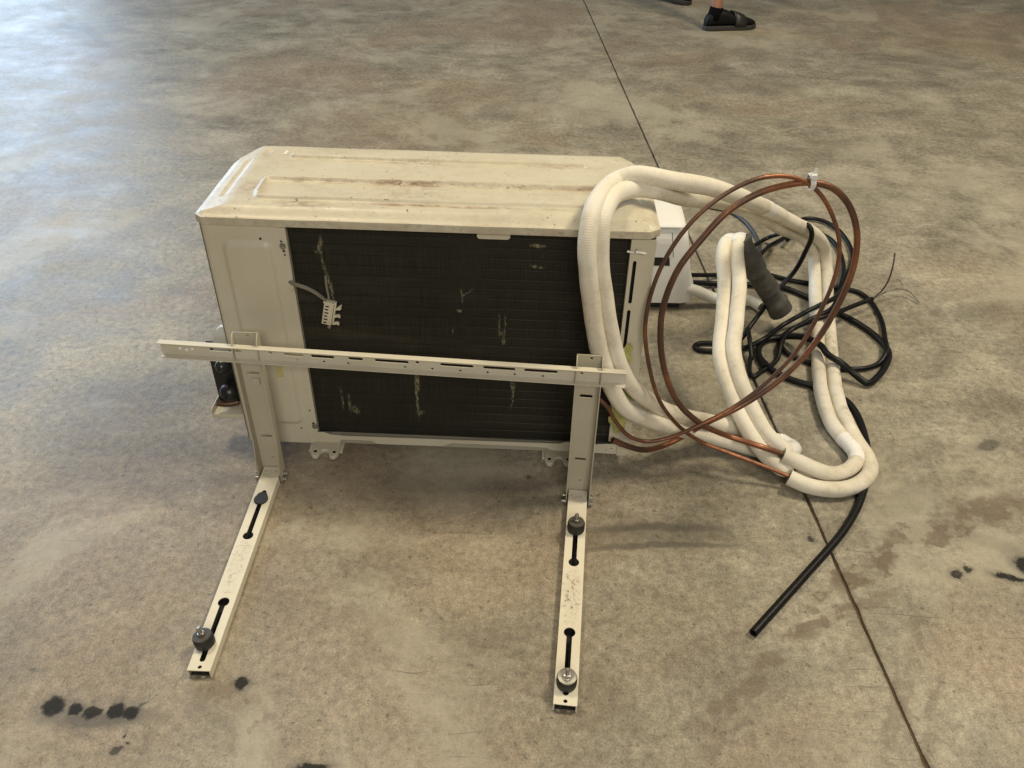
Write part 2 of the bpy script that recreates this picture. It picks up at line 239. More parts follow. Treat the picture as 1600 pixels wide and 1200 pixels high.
# --- cream sheet-metal paint with grime
def paint(name, col, rough=0.42, rust=0.35, scale=22, streaks=False, ref=None, attr=None, patch=None):
    m, nt, b = new_mat(name); t = NT(nt)
    tcn = t.n('ShaderNodeTexCoord')
    if ref is not None: tcn.object = ref
    pos = tcn.outputs['Object']
    a = t.noise(pos, 7, 6, 0.6).outputs['Fac']
    f = t.noise(pos, scale * 5, 6, 0.7).outputs['Fac']
    c = t.mix(t.maprange(a, 0.35, 0.7, 0, 0.55), col, tuple(k * q for k, q in zip(col, (0.86, 0.83, 0.76))))
    sp = t.math('MULTIPLY', t.maprange(f, 0.60, 0.72, 0, 1), t.maprange(t.noise(pos, scale * 0.5, 4).outputs['Fac'], 0.5, 0.7, 0, rust))
    c = t.mix(sp, c, (0.17, 0.10, 0.055))
    if attr:
        at = t.n('ShaderNodeAttribute', attribute_name=attr)
        lon = t.noise(t.mapping(pos, scale=(16, 26, 26)), 2.0, 7, 0.75).outputs['Fac']
        d = t.math('MULTIPLY', at.outputs['Fac'], t.maprange(lon, 0.36, 0.62, 0.1, 1))
        c = t.mix(t.math('MULTIPLY', d, 0.95, True), c, (0.25, 0.165, 0.10))
        blk = t.math('MULTIPLY', at.outputs['Fac'], t.maprange(t.noise(t.mapping(pos, scale=(45, 110, 60)), 1.6, 5, 0.75).outputs['Fac'], 0.55, 0.64, 0, 1))
        c = t.mix(t.math('MULTIPLY', blk, 0.85, True), c, (0.06, 0.04, 0.025))
        film = t.maprange(t.noise(t.mapping(pos, scale=(5, 7, 7)), 2.2, 7, 0.65).outputs['Fac'], 0.46, 0.72, 0, 0.26)
        c = t.mix(film, c, (0.43, 0.37, 0.275))
        spk = t.maprange(t.noise(pos, 130, 2, 0.5).outputs['Fac'], 0.70, 0.73, 0, 0.8)
        c = t.mix(spk, c, (0.08, 0.055, 0.035))
    if patch:
        dv = t.distort(pos, 60, 0.012)
        pm = t.blots(dv, patch, 0.45)
        pm = t.math('MULTIPLY', pm, t.maprange(t.noise(pos, 120, 6, 0.8).outputs['Fac'], 0.50, 0.62, 0.10, 1))
        c = t.mix(pm, c, (0.19, 0.12, 0.065))
    t.l(c, b.inputs['Base Color'])
    t.l(t.maprange(a, 0.3, 0.7, rough - 0.08, rough + 0.12, False), b.inputs['Roughness'])
    hb = t.math('ADD', t.math('MULTIPLY', f, 0.12), a)
    t.l(t.bump(hb, 0.25, 0.002), b.inputs['Normal'])
    return m

# --- ribbed foam sleeve (uses the tube's own length coordinate)
def foam():
    m, nt, b = new_mat('foam_sleeve'); t = NT(nt)
    uv = t.n('ShaderNodeUVMap').outputs['UV']
    pos = t.n('ShaderNodeTexCoord').outputs['Object']
    sep = t.n('ShaderNodeSeparateXYZ'); t.l(uv, sep.inputs[0])
    rib = t.math('SINE', t.math('MULTIPLY', sep.outputs['X'], 2 * math.pi / 0.0036))
    seam = t.math('SINE', t.math('MULTIPLY', sep.outputs['Y'], 2 * math.pi * 34))
    d = t.noise(pos, 9, 6, 0.62).outputs['Fac']
    dd = t.noise(pos, 60, 6, 0.7).outputs['Fac']
    c = t.mix(t.maprange(d, 0.36, 0.68, 0, 0.8), (0.79, 0.745, 0.635), (0.62, 0.56, 0.43))
    c = t.mix(t.math('MULTIPLY', t.maprange(dd, 0.46, 0.72, 0, 0.42), t.maprange(d, 0.42, 0.64, 0.10, 1)), c, (0.34, 0.27, 0.17))
    mould = t.blots(t.distort(pos, 40, 0.03), [(0.175, 0.20, 0.022, 0.17, R(-4), 0.95), (0.155, 0.07, 0.02, 0.05, R(20), 0.8)], 0.5)
    mould = t.math('MULTIPLY', mould, t.maprange(dd, 0.42, 0.62, 0, 0.75))
    c = t.mix(mould, c, (0.16, 0.15, 0.06))
    c = t.mix(t.maprange(rib, -1.0, -0.2, 0.14, 0), c, (0.42, 0.37, 0.27))
    t.l(c, b.inputs['Base Color'])
    b.inputs['Roughness'].default_value = 0.75
    b.inputs['Specular IOR Level'].default_value = 0.25
    hgt = t.math('ADD', t.math('MULTIPLY', rib, 0.5), t.math('MULTIPLY', seam, 0.12))
    n1 = t.bump(hgt, 0.24, 0.0010)
    t.l(t.bump(dd, 0.25, 0.002, n1), b.inputs['Normal'])
    return m

def copper():
    m, nt, b = new_mat('copper'); t = NT(nt)
    pos = t.n('ShaderNodeTexCoord').outputs['Object']
    a = t.noise(pos, 6, 5, 0.6).outputs['Fac']
    f = t.noise(pos, 90, 5, 0.65).outputs['Fac']
    c = t.mix(t.maprange(a, 0.40, 0.62, 0, 1), (0.32, 0.135, 0.066), (0.120, 0.070, 0.050))
    c = t.mix(t.maprange(f, 0.5, 0.75, 0, 0.6), c, (0.13, 0.065, 0.042))
    t.l(c, b.inputs['Base Color'])
    b.inputs['Metallic'].default_value = 0.65
    t.l(t.maprange(f, 0.3, 0.7, 0.36, 0.55), b.inputs['Roughness'])
    return m

def fins(ref):
    m, nt, b = new_mat('condenser_fins'); t = NT(nt); t.flat = True
    tcn = t.n('ShaderNodeTexCoord'); tcn.object = ref
    pos = tcn.outputs['Object']
    # lay the face's x/z into x/y so that marks can be placed on it
    sep = t.n('ShaderNodeSeparateXYZ'); t.l(pos, sep.inputs[0])
    cmb = t.n('ShaderNodeCombineXYZ'); t.l(sep.outputs['X'], cmb.inputs['X']); t.l(sep.outputs['Z'], cmb.inputs['Y'])
    p2 = cmb.outputs[0]
    a = t.noise(t.mapping(p2, scale=(9, 2.0, 1)), 1.0, 5).outputs['Fac']
    fine = t.noise(t.mapping(p2, scale=(900, 14, 1)), 1.0, 2).outputs['Fac']
    c = t.mix(a, (0.007, 0.007, 0.005), (0.022, 0.020, 0.013))
    c = t.mix(t.maprange(fine, 0.4, 0.75, 0, 0.4), c, (0.05, 0.047, 0.036))
    grime = t.maprange(t.noise(t.mapping(p2, scale=(2, 16, 1)), 1.2, 6, 0.65).outputs['Fac'], 0.5, 0.8, 0, 0.30)
    c = t.mix(grime, c, (0.085, 0.072, 0.045))
    marks = [(.364, .195, .0035, .028, 0, 1), (.361, .150, .0022, .045, R(2), .9), (.366, .112, .008, .006, 0, .6), (.554, .20, .003, .030, R(4), .9), (.556, .17, .002, .035, R(-5), .8),
             (.221, .128, .003, .022, 0, .6), (.207, .14, .002, .025, 0, .5), (.232, .112, .006, .010, R(20), .7),
             (.205, .492, .004, .016, R(-12), .8), (.200, .476, .007, .004, 0, .7), (.207, .445, .0025, .022, R(5), .7), (.213, .405, .004, .028, R(6), .8),
             (.527, .335, .0015, .022, 0, .7), (.538, .33, .0014, .024, 0, .6), (.53, .315, .006, .006, 0, .5), (.535, .30, .004, .012, 0, .5),
             (.468, .402, .012, .0012, R(38), .9), (.457, .395, .0015, .014, R(4), .7), (.452, .362, .004, .003, 0, .7),
             (.594, .503, .012, .0035, R(-5), .8), (.594, .461, .011, .003, R(-12), .7), (.438, .315, .0012, .008, 0, .5)]
    mk = t.blots(t.distort(p2, 90, 0.006, 4), marks, 0.5)
    mk = t.math('MULTIPLY', mk, t.maprange(t.noise(t.mapping(p2, scale=(340, 90, 1)), 1, 4, 0.7).outputs['Fac'], 0.40, 0.62, 0.05, 0.85))
    c = t.mix(mk, c, (0.36, 0.325, 0.20))
    t.l(c, b.inputs['Base Color'])
    b.inputs['Roughness'].default_value = 0.62
    b.inputs['Specular IOR Level'].default_value = 0.3
    t.l(t.bump(fine, 0.5, 0.0015), b.inputs['Normal'])
    return m

# ------------------------------------------------------------------ mesh helpers
def link(name, me, mat, parent=None, smooth=False, angle=None):
    o = bpy.data.objects.new(name, me)
    C.objects.link(o)
    if mat is not None:
        for mm in (mat if isinstance(mat, list) else [mat]): me.materials.append(mm)
    if smooth or angle:
        me.polygons.foreach_set('use_smooth', [True] * len(me.polygons))
        if angle: me.set_sharp_from_angle(angle=R(angle))
    if parent is not None: o.parent = parent
    return o

def from_bm(name, bm, mat, parent=None, smooth=False, angle=None):
    me = bpy.data.meshes.new(name)
    bmesh.ops.recalc_face_normals(bm, faces=bm.faces[:])
    bm.to_mesh(me); bm.free()
    return link(name, me, mat, parent, smooth, angle)

def add_box(bm, lo, hi, bevel=0.0, mat4=None):
    r = bmesh.ops.create_cube(bm, size=1)
    vs = r['verts']
    for v in vs:
        v.co = Vector([lo[i] + (v.co[i] + 0.5) * (hi[i] - lo[i]) for i in range(3)])
    if bevel:
        es = list({e for v in vs for e in v.link_edges})
        r2 = bmesh.ops.bevel(bm, geom=es, offset=bevel, segments=2, affect='EDGES', profile=0.5)
        vs = list({v for v in r2['verts']} | {v for v in vs if v.is_valid})
    if mat4 is not None:
        for v in vs: v.co = mat4 @ v.co
    return vs

def box(name, lo, hi, mat, parent=None, bevel=0.0, mat4=None):
    bm = bmesh.new(); add_box(bm, lo, hi, bevel, mat4)
    return from_bm(name, bm, mat, parent, angle=40 if bevel else None)

def add_lathe(bm, prof, segs=20, mat4=None, cap=True):
    """profile of (radius, z), turned round z"""
    rings = []
    for (rr, z) in prof:
        ring = []
        for i in range(segs):
            a = 2 * math.pi * i / segs
            co = Vector((rr * math.cos(a), rr * math.sin(a), z))
            ring.append(bm.verts.new(mat4 @ co if mat4 is not None else co))
        rings.append(ring)
    for a, b2 in zip(rings, rings[1:]):
        for i in range(segs):
            bm.faces.new((a[i], a[(i + 1) % segs], b2[(i + 1) % segs], b2[i]))
    if cap:
        bm.faces.new(rings[0]); bm.faces.new(rings[-1])

def lathe(name, prof, mat, parent=None, segs=20, mat4=None, angle=35):
    bm = bmesh.new(); add_lathe(bm, prof, segs, mat4)
    return from_bm(name, bm, mat, parent, angle=angle)

def axis_matrix(p, d):
    """z axis along d at p"""
    return Matrix.Translation(p) @ Vector(d).to_track_quat('Z', 'Y').to_matrix().to_4x4()

def plate(name, loops, thick, mat, parent=None, frame=None, bevel=0.0):
    """flat sheet with real holes; loops in the sheet's own plane, frame places it"""
    cu = bpy.data.curves.new('sheet', 'CURVE'); cu.dimensions = '2D'; cu.fill_mode = 'BOTH'
    for lp in loops:
        sp = cu.splines.new('POLY'); sp.points.add(len(lp) - 1); sp.use_cyclic_u = True
        for p, q in zip(sp.points, lp): p.co = (q[0], q[1], 0, 1)
    cu.extrude = thick / 2 - bevel
    cu.bevel_depth = bevel; cu.bevel_resolution = 1; cu.offset = -bevel
    tmp = bpy.data.objects.new('sheet', cu)
    C.objects.link(tmp)
    bpy.context.view_layer.update()
    dg = bpy.context.evaluated_depsgraph_get()
    me = bpy.data.meshes.new_from_object(tmp.evaluated_get(dg))
    bpy.data.objects.remove(tmp); bpy.data.curves.remove(cu)
    me.name = name
    if frame is not None: me.transform(frame)
    return link(name, me, mat, parent)

def rect_loop(x0, y0, x1, y1, r=0.0, n=5):
    if r <= 0: return [(x0, y0), (x1, y0), (x1, y1), (x0, y1)]
    out = []
    for cx, cy, a0 in ((x1 - r, y1 - r, 0), (x0 + r, y1 - r, 90), (x0 + r, y0 + r, 180), (x1 - r, y0 + r, 270)):
        for i in range(n + 1):
            a = R(a0 + 90 * i / n); out.append((cx + r * math.cos(a), cy + r * math.sin(a)))
    return out

def circle_loop(x, y, r, n=14): return [(x + r * math.cos(2 * math.pi * i / n), y + r * math.sin(2 * math.pi * i / n)) for i in range(n)]

def spline(pts, step=0.006):
    """centripetal-like Catmull-Rom through the points, evenly resampled"""
    P = [Vector(p[:3]) for p in pts]
    P = [P[0] * 2 - P[1]] + P + [P[-1] * 2 - P[-2]]
    out = []
    for i in range(1, len(P) - 2):
        p0, p1, p2, p3 = P[i - 1], P[i], P[i + 1], P[i + 2]
        t01 = max((p1 - p0).length, 1e-5) ** 0.5; t12 = max((p2 - p1).length, 1e-5) ** 0.5; t23 = max((p3 - p2).length, 1e-5) ** 0.5
        m1 = (p2 - p1 + t12 * ((p1 - p0) / t01 - (p2 - p0) / (t01 + t12)))
        m2 = (p2 - p1 + t12 * ((p3 - p2) / t23 - (p3 - p1) / (t12 + t23)))
        n = max(2, int((p2 - p1).length / step))
        for k in range(n):
            t = k / n
            out.append((2 * t**3 - 3 * t**2 + 1) * p1 + (t**3 - 2 * t**2 + t) * m1 + (-2 * t**3 + 3 * t**2) * p2 + (t**3 - t**2) * m2)
    out.append(P[-2].copy())
    # light smoothing keeps bends round
    for _ in range(3):
        q = out[:]
        for i in range(1, len(out) - 1): q[i] = out[i] * 0.5 + (out[i - 1] + out[i + 1]) * 0.25
        out = q
    return out

def tube(name, path, rad, mat, parent=None, segs=12, jitter=0.0, jscale=18, hollow=0.0, seed=0.0, squash=None):
    n = len(path); rings = []; L = [0.0]
    for a, b2 in zip(path, path[1:]): L.append(L[-1] + (b2 - a).length)
    tang = []
    for i in range(n):
        d = path[min(i + 1, n - 1)] - path[max(i - 1, 0)]
        tang.append(d.normalized())
    up = Vector((0, 0, 1))
    if abs(tang[0].dot(up)) > 0.95: up = Vector((0, 1, 0))
    nrm = (up - tang[0] * up.dot(tang[0])).normalized()
    bm = bmesh.new(); uvl = bm.loops.layers.uv.new('UVMap')
    for i in range(n):
        nrm = (nrm - tang[i] * nrm.dot(tang[i])).normalized()
        bi = tang[i].cross(nrm)
        rr = rad(i / (n - 1)) if callable(rad) else rad
        ring = []
        for k in range(segs):
            a = 2 * math.pi * k / segs
            q = rr
            if jitter:
                s = path[i] * jscale + nrm * math.cos(a) * 0.6 + bi * math.sin(a) * 0.6 + Vector((seed, 0, 0))
                q *= 1 + jitter * noise.noise(s)
            ring.append(bm.verts.new(path[i] + (nrm * math.cos(a) + bi * math.sin(a)) * q))
        rings.append(ring)
    for i in range(n - 1):
        for k in range(segs):
            k2 = (k + 1) % segs
            f = bm.faces.new((rings[i][k], rings[i][k2], rings[i + 1][k2], rings[i + 1][k]))
            us = (L[i], L[i], L[i + 1], L[i + 1]); vs = (k / segs, (k + 1) / segs, (k + 1) / segs, k / segs)
            for lp, u, v in zip(f.loops, us, vs): lp[uvl].uv = (u, v)
    for ring, i, s in ((rings[0], 0, 1), (rings[-1], n - 1, -1)):
        if hollow:
            inner = [bm.verts.new(path[i] + (v.co - path[i]) * hollow) for v in ring]
            deep = [bm.verts.new(v.co + tang[i] * s * 0.02) for v in inner]
            for k in range(segs):
                k2 = (k + 1) % segs
                bm.faces.new((ring[k], ring[k2], inner[k2], inner[k])); bm.faces.new((inner[k], inner[k2], deep[k2], deep[k]))
            bm.faces.new(deep)
        else:
            bm.faces.new(ring)
    bmesh.ops.recalc_face_normals(bm, faces=bm.faces[:])
    return from_bm(name, bm, mat, parent, angle=50)

def thing(name, label, cat, loc=(0, 0, 0), rotz=0.0, group=None):
    o = bpy.data.objects.new(name, None); C.objects.link(o)
    o.location = loc; o.rotation_euler = (0, 0, rotz); o.empty_display_size = 0.05
    o['label'] = label; o['category'] = cat
    if group: o['group'] = group
    return o

def tag(o, label, cat, group=None):
    o['label'] = label; o['category'] = cat
    if group: o['group'] = group
    return o

def sm(x):
    x = max(0.0, min(1.0, x)); return x * x * (3 - 2 * x)

# ------------------------------------------------------------------ the floor with its sawn joint
M_joint = simple('joint_dirt', (0.085, 0.055, 0.030), 0.9, var=0.3, scale=60)
def build_floor():
    ax, ay, bx, by = 0.388, 5.469, 0.634, 0.648
    ys = [-30, -8, -2] + [0.0 + i * 0.012 for i in range(0, 520)] + [7, 10, 30]
    bands = [(-30, 0.960), (0.960, 1.5), (1.5, 30)]
    cols = [(-30, -0.2), (-0.2, 0.45), (0.45, 30)]
    mats = [concrete((c[0], c[1] + (.2 if c[1] == .45 else 0), r[0], r[1])) for r in bands for c in cols] + [M_joint]
    bm = bmesh.new()
    rows = []
    for y in ys:
        t = (y - ay) / (by - ay); x = ax + (bx - ax) * t
        near = max(0.0, min(1.0, (1.9 - y) / 1.2))
        w = 0.0034 - 0.0006 * near
        rag = (0.0007 + 0.0018 * near)
        xl = x - w - rag * max(0, noise.noise(Vector((3.1, y * 42, 0)))) * 1.6 - 0.0016 * max(0, noise.noise(Vector((1.1, y * 7, 4))))
        xr = x + w + rag * max(0, noise.noise(Vector((9.7, y * 38, 2)))) * 1.6 + 0.0018 * max(0, noise.noise(Vector((5.1, y * 9, 7))))
        gz = -0.0105 + 0.0060 * near + 0.0020 * noise.noise(Vector((2.2, y * 25, 1)))
        row = [bm.verts.new(c) for c in ((-30, y, 0), (-0.2, y, 0), (xl - 0.004, y, 0), (xl, y, -0.0015), (xl + 0.0004, y, gz), (xr - 0.0004, y, gz), (xr, y, -0.0015), (xr + 0.004, y, 0), (4, y, 0), (30, y, 0))]
        rows.append(row)
    for y, a, b2 in zip(ys, rows, rows[1:]):
        band = 0 if y < .9595 else (1 if y < 1.4995 else 2)
        for k in range(9):
            f = bm.faces.new((a[k], a[k + 1], b2[k + 1], b2[k]))
            f.material_index = 9 if k == 4 else band * 3 + (0 if k == 0 else (1 if k < 4 else 2))
    o = from_bm('floor', bm, mats)
    o['kind'] = 'structure'
    return o
build_floor()

# ------------------------------------------------------------------ outdoor unit
unit = thing('outdoor_unit', 'cream metal air conditioner outdoor unit with dirty lid, its dark coil side facing forward', 'air conditioner',
             (-0.5536, 1.3198, 0), R(-1.5258))
CREAM = (0.585, 0.55, 0.43)
M_cream = paint('cream_paint', CREAM, 0.42, 0.25, 22, ref=unit)
M_lid = paint('lid_paint', (0.605, 0.565, 0.44), 0.40, 0.5, 26, ref=unit, attr='dirt')
M_fins = fins(unit)
M_lit_edge = simple('lit_fin_edge', (0.085, 0.080, 0.062), 0.6, var=0.45, scale=70)  # lighter tone painting the lit lines onto the fin ledges
M_dark = simple('dark_cavity', (0.012, 0.012, 0.012), 0.8)
M_steel = simple('dull_steel', (0.42, 0.40, 0.36), 0.38, 0.9, 0.2, 120)
M_hole = simple('hole_shadow', (0.01, 0.01, 0.009), 0.9)
M_black = simple('black_plastic', (0.014, 0.014, 0.015), 0.35, var=0.2, scale=60)
M_gloss = simple('black_gloss_cap', (0.03, 0.03, 0.032), 0.22, var=0.2)
M_white = simple('white_plastic', (0.78, 0.77, 0.73), 0.35, var=0.03, scale=12)
M_clip = simple('ivory_plastic', (0.66, 0.60, 0.46), 0.45, var=0.08, scale=80)
M_wire = simple('grey_wire', (0.23, 0.20, 0.16), 0.5, var=0.15)
M_tapey = simple('yellow_film', (0.50, 0.49, 0.17), 0.35, var=0.25, scale=90, bump=0.5)
M_yellow = simple('faded_yellow_sticker', (0.52, 0.46, 0.20), 0.6, var=0.12, scale=90)

# cabinet: sides, far front and bottom as one folded sheet; the coil side stays open
def cabinet():
    bm = bmesh.new()
    prof = [(0.0, 0.0), (0.0, 0.225), (0.004, 0.240), (0.038, 0.286), (0.050, 0.290), (0.745, 0.290), (0.757, 0.286), (0.793, 0.240), (0.797, 0.225), (0.797, 0.0)]
    rows = []
    for z in (0.032, 0.538):
        rows.append([bm.verts.new((x, y, z)) for x, y in prof])
    for i in range(len(prof) - 1):
        bm.faces.new((rows[0][i], rows[0][i + 1], rows[1][i + 1], rows[1][i]))
    bm.faces.new(rows[0])
    inner = [[bm.verts.new((0.3985 + (x - 0.3985) * 0.994, 0.145 + (y - 0.145) * 0.985, z)) for x, y in prof] for z in (0.034, 0.538)]
    for i in range(len(prof) - 1):
        bm.faces.new((inner[0][i], inner[1][i], inner[1][i + 1], inner[0][i + 1]))
    me = bpy.data.meshes.new('cabinet'); bm.to_mesh(me); bm.free()
    return link('cabinet', me, M_cream, unit)
cabinet()
box('cavity_back', (0.006, 0.060, 0.05), (0.790, 0.064, 0.53), M_dark, unit)

# condenser: rows of fins, each a strip whose lower lip stands a little proud towards the open end, its ledge coloured as if lit
def condenser():
    x0, x1, z0, z1 = 0.147, 0.762, 0.050, 0.536
    nrow = 23; h = (z1 - z0) / nrow
    def strip():
        bm = bmesh.new()
        nx = 30
        rows = []
        for i in range(nx + 1):
            u = i / nx; x = x0 + (x1 - x0) * u
            tp = sm((u - 0.38) / 0.32)
            lip = 0.0019 * sm((u - 0.40) / 0.30) + 0.00005
            rows.append([bm.verts.new(c) for c in ((x, 0.030, 0), (x, 0.0132 - lip, 0.0003), (x, 0.0132 - lip, 0.0012), (x, 0.01321 + 0.0002 * tp, 0.00122 + 0.0004 * tp), (x, 0.0130, h * 0.55), (x, 0.0136, h - 0.0006), (x, 0.030, h))])
        for a, b2 in zip(rows, rows[1:]):
            for k in range(6):
                f = bm.faces.new((a[k], b2[k], b2[k + 1], a[k + 1]))
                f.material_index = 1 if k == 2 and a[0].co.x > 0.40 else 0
        bm.faces.new(rows[0]); bm.faces.new(rows[-1])
        me = bpy.data.meshes.new('fin_row'); bmesh.ops.recalc_face_normals(bm, faces=bm.faces[:]); bm.to_mesh(me); bm.free()
        me.materials.append(M_fins); me.materials.append(M_lit_edge)
        return me
    me = strip()
    core = box('coil', (x0, 0.0305, z0), (x1, 0.055, z1), M_dark, unit)
    for i in range(nrow):
        o = bpy.data.objects.new('fin_row', me); C.objects.link(o); o.parent = core
        o.location = (0, 0, z0 + i * h)
condenser()

def relief(name, xs, zs, fn, frame, mat, parent, thick=0.0015, dirt=None, edge=None, angle=None):
    """pressed sheet: a grid whose height is fn(u, v), with a folded-back edge"""
    bm = bmesh.new(); g = []
    for i, x in enumerate(xs):
        g.append([bm.verts.new(fn(i, j)) for j in range(zs)])
    nx = len(xs)
    for i in range(nx - 1):
        for j in range(zs - 1):
            bm.faces.new((g[i][j], g[i + 1][j], g[i + 1][j + 1], g[i][j + 1]))
    if edge:
        loop = [g[i][0] for i in range(nx)] + [g[nx - 1][j] for j in range(1, zs)] + [g[i][zs - 1] for i in range(nx - 2, -1, -1)] + [g[0][j] for j in range(zs - 2, 0, -1)]
        prev = loop
        for off in edge:
            cur = [bm.verts.new(off(v.co)) for v in loop]
            for k in range(len(loop)):
                k2 = (k + 1) % len(loop)
                bm.faces.new((prev[k2], prev[k], cur[k], cur[k2]))
            prev = cur
    bmesh.ops.recalc_face_normals(bm, faces=bm.faces[:])
    me = bpy.data.meshes.new(name); bm.to_mesh(me); bm.free()
    if dirt:
        at = me.attributes.new('dirt', 'FLOAT', 'POINT')
        at.data.foreach_set('value', [dirt(v.co) for v in me.vertices])
    if frame is not None: me.transform(frame)
    return link(name, me, mat, parent, smooth=True, angle=angle)

def sd_rect(x, y, x0, y0, x1, y1, r=0.0):
    dx = max(x0 + r - x, x - x1 + r); dy = max(y0 + r - y, y - y1 + r)
    return math.hypot(max(dx, 0), max(dy, 0)) + min(max(dx, dy), 0) - r

def lid():
    xa, xb, ya, yb = -0.006, 0.804, -0.007, 0.298
    def y_far(x):
        if x < 0.036: return yb - 0.070 * (0.036 - x) / 0.042
        if x > 0.752: return yb - 0.062 * (x - 0.752) / 0.052
        return yb
    def y_near(x):
        if x < xa + 0.014: return ya + 0.012 * (xa + 0.014 - x) / 0.014
        if x > xb - 0.018: return ya + 0.014 * (x - xb + 0.018) / 0.018
        return ya
    xs = []
    n = 300
    for i in range(n + 1): xs.append(xa + (xb - xa) * i / n)
    def feat(x, y):
        h = 0.0
        d = sd_rect(x, y, 0.088 + 0.25 * max(0.0, 0.075 - y) , 0.050, 0.705, 0.132, 0.008)
        h += 0.0072 * math.exp(-(d / 0.0042) ** 2) - 0.0012 * (1 - sm((d + 0.002) / 0.006))
        d2 = sd_rect(x, y, 0.107, 0.232, 0.682, 0.252, 0.006)
        h += 0.0062 * (1 - sm((d2 + 0.003) / 0.006))
        d3 = sd_rect(x, y, 0.052, 0.242, 0.060, 0.275, 0.003)
        h -= 0.0030 * (1 - sm((d3 + 0.002) / 0.005))
        d4 = sd_rect(x, y, 0.024, 0.062, 0.031, 0.225, 0.003)
        h -= 0.0026 * (1 - sm((d4 + 0.001) / 0.005))
        d5 = sd_rect(x, y, 0.745, 0.085, 0.775, 0.200, 0.006)
        h -= 0.0024 * (1 - sm((d5 + 0.001) / 0.005))
        return h
    m = 210
    def fn(i, j):
        x = xs[i]; y0, y1 = y_near(x), y_far(x); y = y0 + (y1 - y0) * j / (m - 1)
        dn, df, dl, dr = y - y0, y1 - y, x - xa, xb - x
        rise = min(sm(dn / 0.030), 0.72 + 0.28 * sm(df / 0.016), 0.35 * sm(dl / 0.012) + 0.65 * sm(dl / 0.060), 0.35 * sm(dr / 0.012) + 0.65 * sm(dr / 0.060))
        z = 0.5475 + 0.0135 * rise + feat(x, y)
        z += 0.0010 * noise.noise(Vector((x * 9, y * 12, 0.3)))
        return Vector((x, y, z))
    cx, cy = (xa + xb) / 2, (ya + yb) / 2
    def e1(c): return Vector((c.x, c.y, 0.5435)) + Vector((c.x - cx, c.y - cy, 0)).normalized() * 0.0008
    def e2(c): return Vector((c.x, c.y, 0.5335))
    def e3(c): return Vector((cx + (c.x - cx) * 0.994, cy + (c.y - cy) * 0.985, 0.5335))
    def e4(c): return Vector((cx + (c.x - cx) * 0.994, cy + (c.y - cy) * 0.985, 0.541))
    def dirt(c):
        x, y = c.x, c.y
        d = sd_rect(x, y, 0.09, 0.047, 0.705, 0.135, 0.01)
        d2 = sd_rect(x, y, 0.107, 0.228, 0.682, 0.262, 0.007)
        front = (y < 0.06)
        v = math.exp(-((d - 0.009) / 0.006) ** 2) * (1.0 if front else 0.35)
        v = max(v, math.exp(-((d + 0.009) / 0.007) ** 2) * (1.0 if y > 0.09 else 0.5), 0.30 if d < -0.008 else 0)
        v = max(v, math.exp(-((y - 0.226) / 0.008) ** 2) * (1.0 if 0.11 < x < 0.40 else 0.45))
        v *= max(0.12, min(1.3, 0.55 + 1.5 * noise.noise(Vector((x * 7, y * 9, 8)))))
        v = max(v, 0.9 * math.exp(-((x - 0.175) / 0.05) ** 2 - ((y - 0.030) / 0.014) ** 2))
        v = max(v, 0.6 * math.exp(-((x - 0.07) / 0.03) ** 2 - ((y - 0.09) / 0.035) ** 2))
        v = max(v, 0.9 * math.exp(-((x - 0.060) / 0.012) ** 2 - ((y - 0.243) / 0.008) ** 2))
        if c.z < 0.545: v = 0.35
        return max(v, 0.14 + 0.2 * noise.noise(Vector((x * 7, y * 10, 3))))
    return relief('lid', xs, m, fn, None, M_lid, unit, dirt=dirt, edge=[e1, e2, e3, e4], angle=55)
lid()
box('paper_tag', (0.0890, 0.246, 0.5615), (0.0945, 0.266, 0.5624), M_white, unit)

# rear sheet-metal panel beside the coil, with its long pressed field
def rear_panel():
    xa, xb, za, zb = 0.002, 0.150, 0.031, 0.5345
    nx, nz = 46, 150
    xs = [xa + (xb - xa) * i / nx for i in range(nx + 1)]
    def fn(i, j):
        x = xs[i]; z = za + (zb - za) * j / (nz - 1)
        d = sd_rect(x, z, 0.036, 0.086, 0.122, 0.500, 0.014)
        y = -0.0030 - 0.0062 * (1 - sm((d + 0.006) / 0.010))
        y += 0.004 * sm((x - 0.134) / 0.010)              # flange steps back towards the coil
        y += 0.004 * sm((0.008 - x) / 0.008)
        if 0.395 < z < 0.435 and x > 0.135: y -= 0.004 * math.sin((z - 0.395) / 0.04 * math.pi) * sm((x - 0.135) / 0.012)
        y += 0.0006 * noise.noise(Vector((x * 14, z * 6, 1)))
        return Vector((x, y, z))
    return relief('rear_panel', xs, nz, fn, None, M_cream, unit, edge=[lambda c: Vector((c.x, 0.012, c.z))], angle=50)
rear_panel()
def screw(x, z, y=-0.004, rr=0.0048):
    s = lathe('screw', [(rr * 1.3, 0), (rr * 1.3, 0.001), (rr, 0.0014), (rr * 0.9, 0.0035), (rr * 0.4, 0.0042)], M_steel, unit, 14, axis_matrix((x, y, z), (0, -1, 0)))
    return s
screw(0.1412, 0.493, -0.001); screw(0.1462, 0.0755, -0.001)
for x, z, rr in ((0.105, 0.508, 0.0022), (0.1405, 0.503, 0.0018), (0.1425, 0.484, 0.0022), (0.1432, 0.476, 0.0016), (0.1440, 0.084, 0.0024), (0.141, 0.118, 0.0016), (0.118, 0.072, 0.0016)):
    lathe('punched_hole', [(rr, 0), (rr, 0.0006)], M_hole, unit, 10, axis_matrix((x, -0.0042 if x < 0.13 else -0.0020, z), (0, -1, 0)))
box('sticker', (0.089, -0.0092, 0.207), (0.103, -0.0084, 0.232), M_yellow, unit)
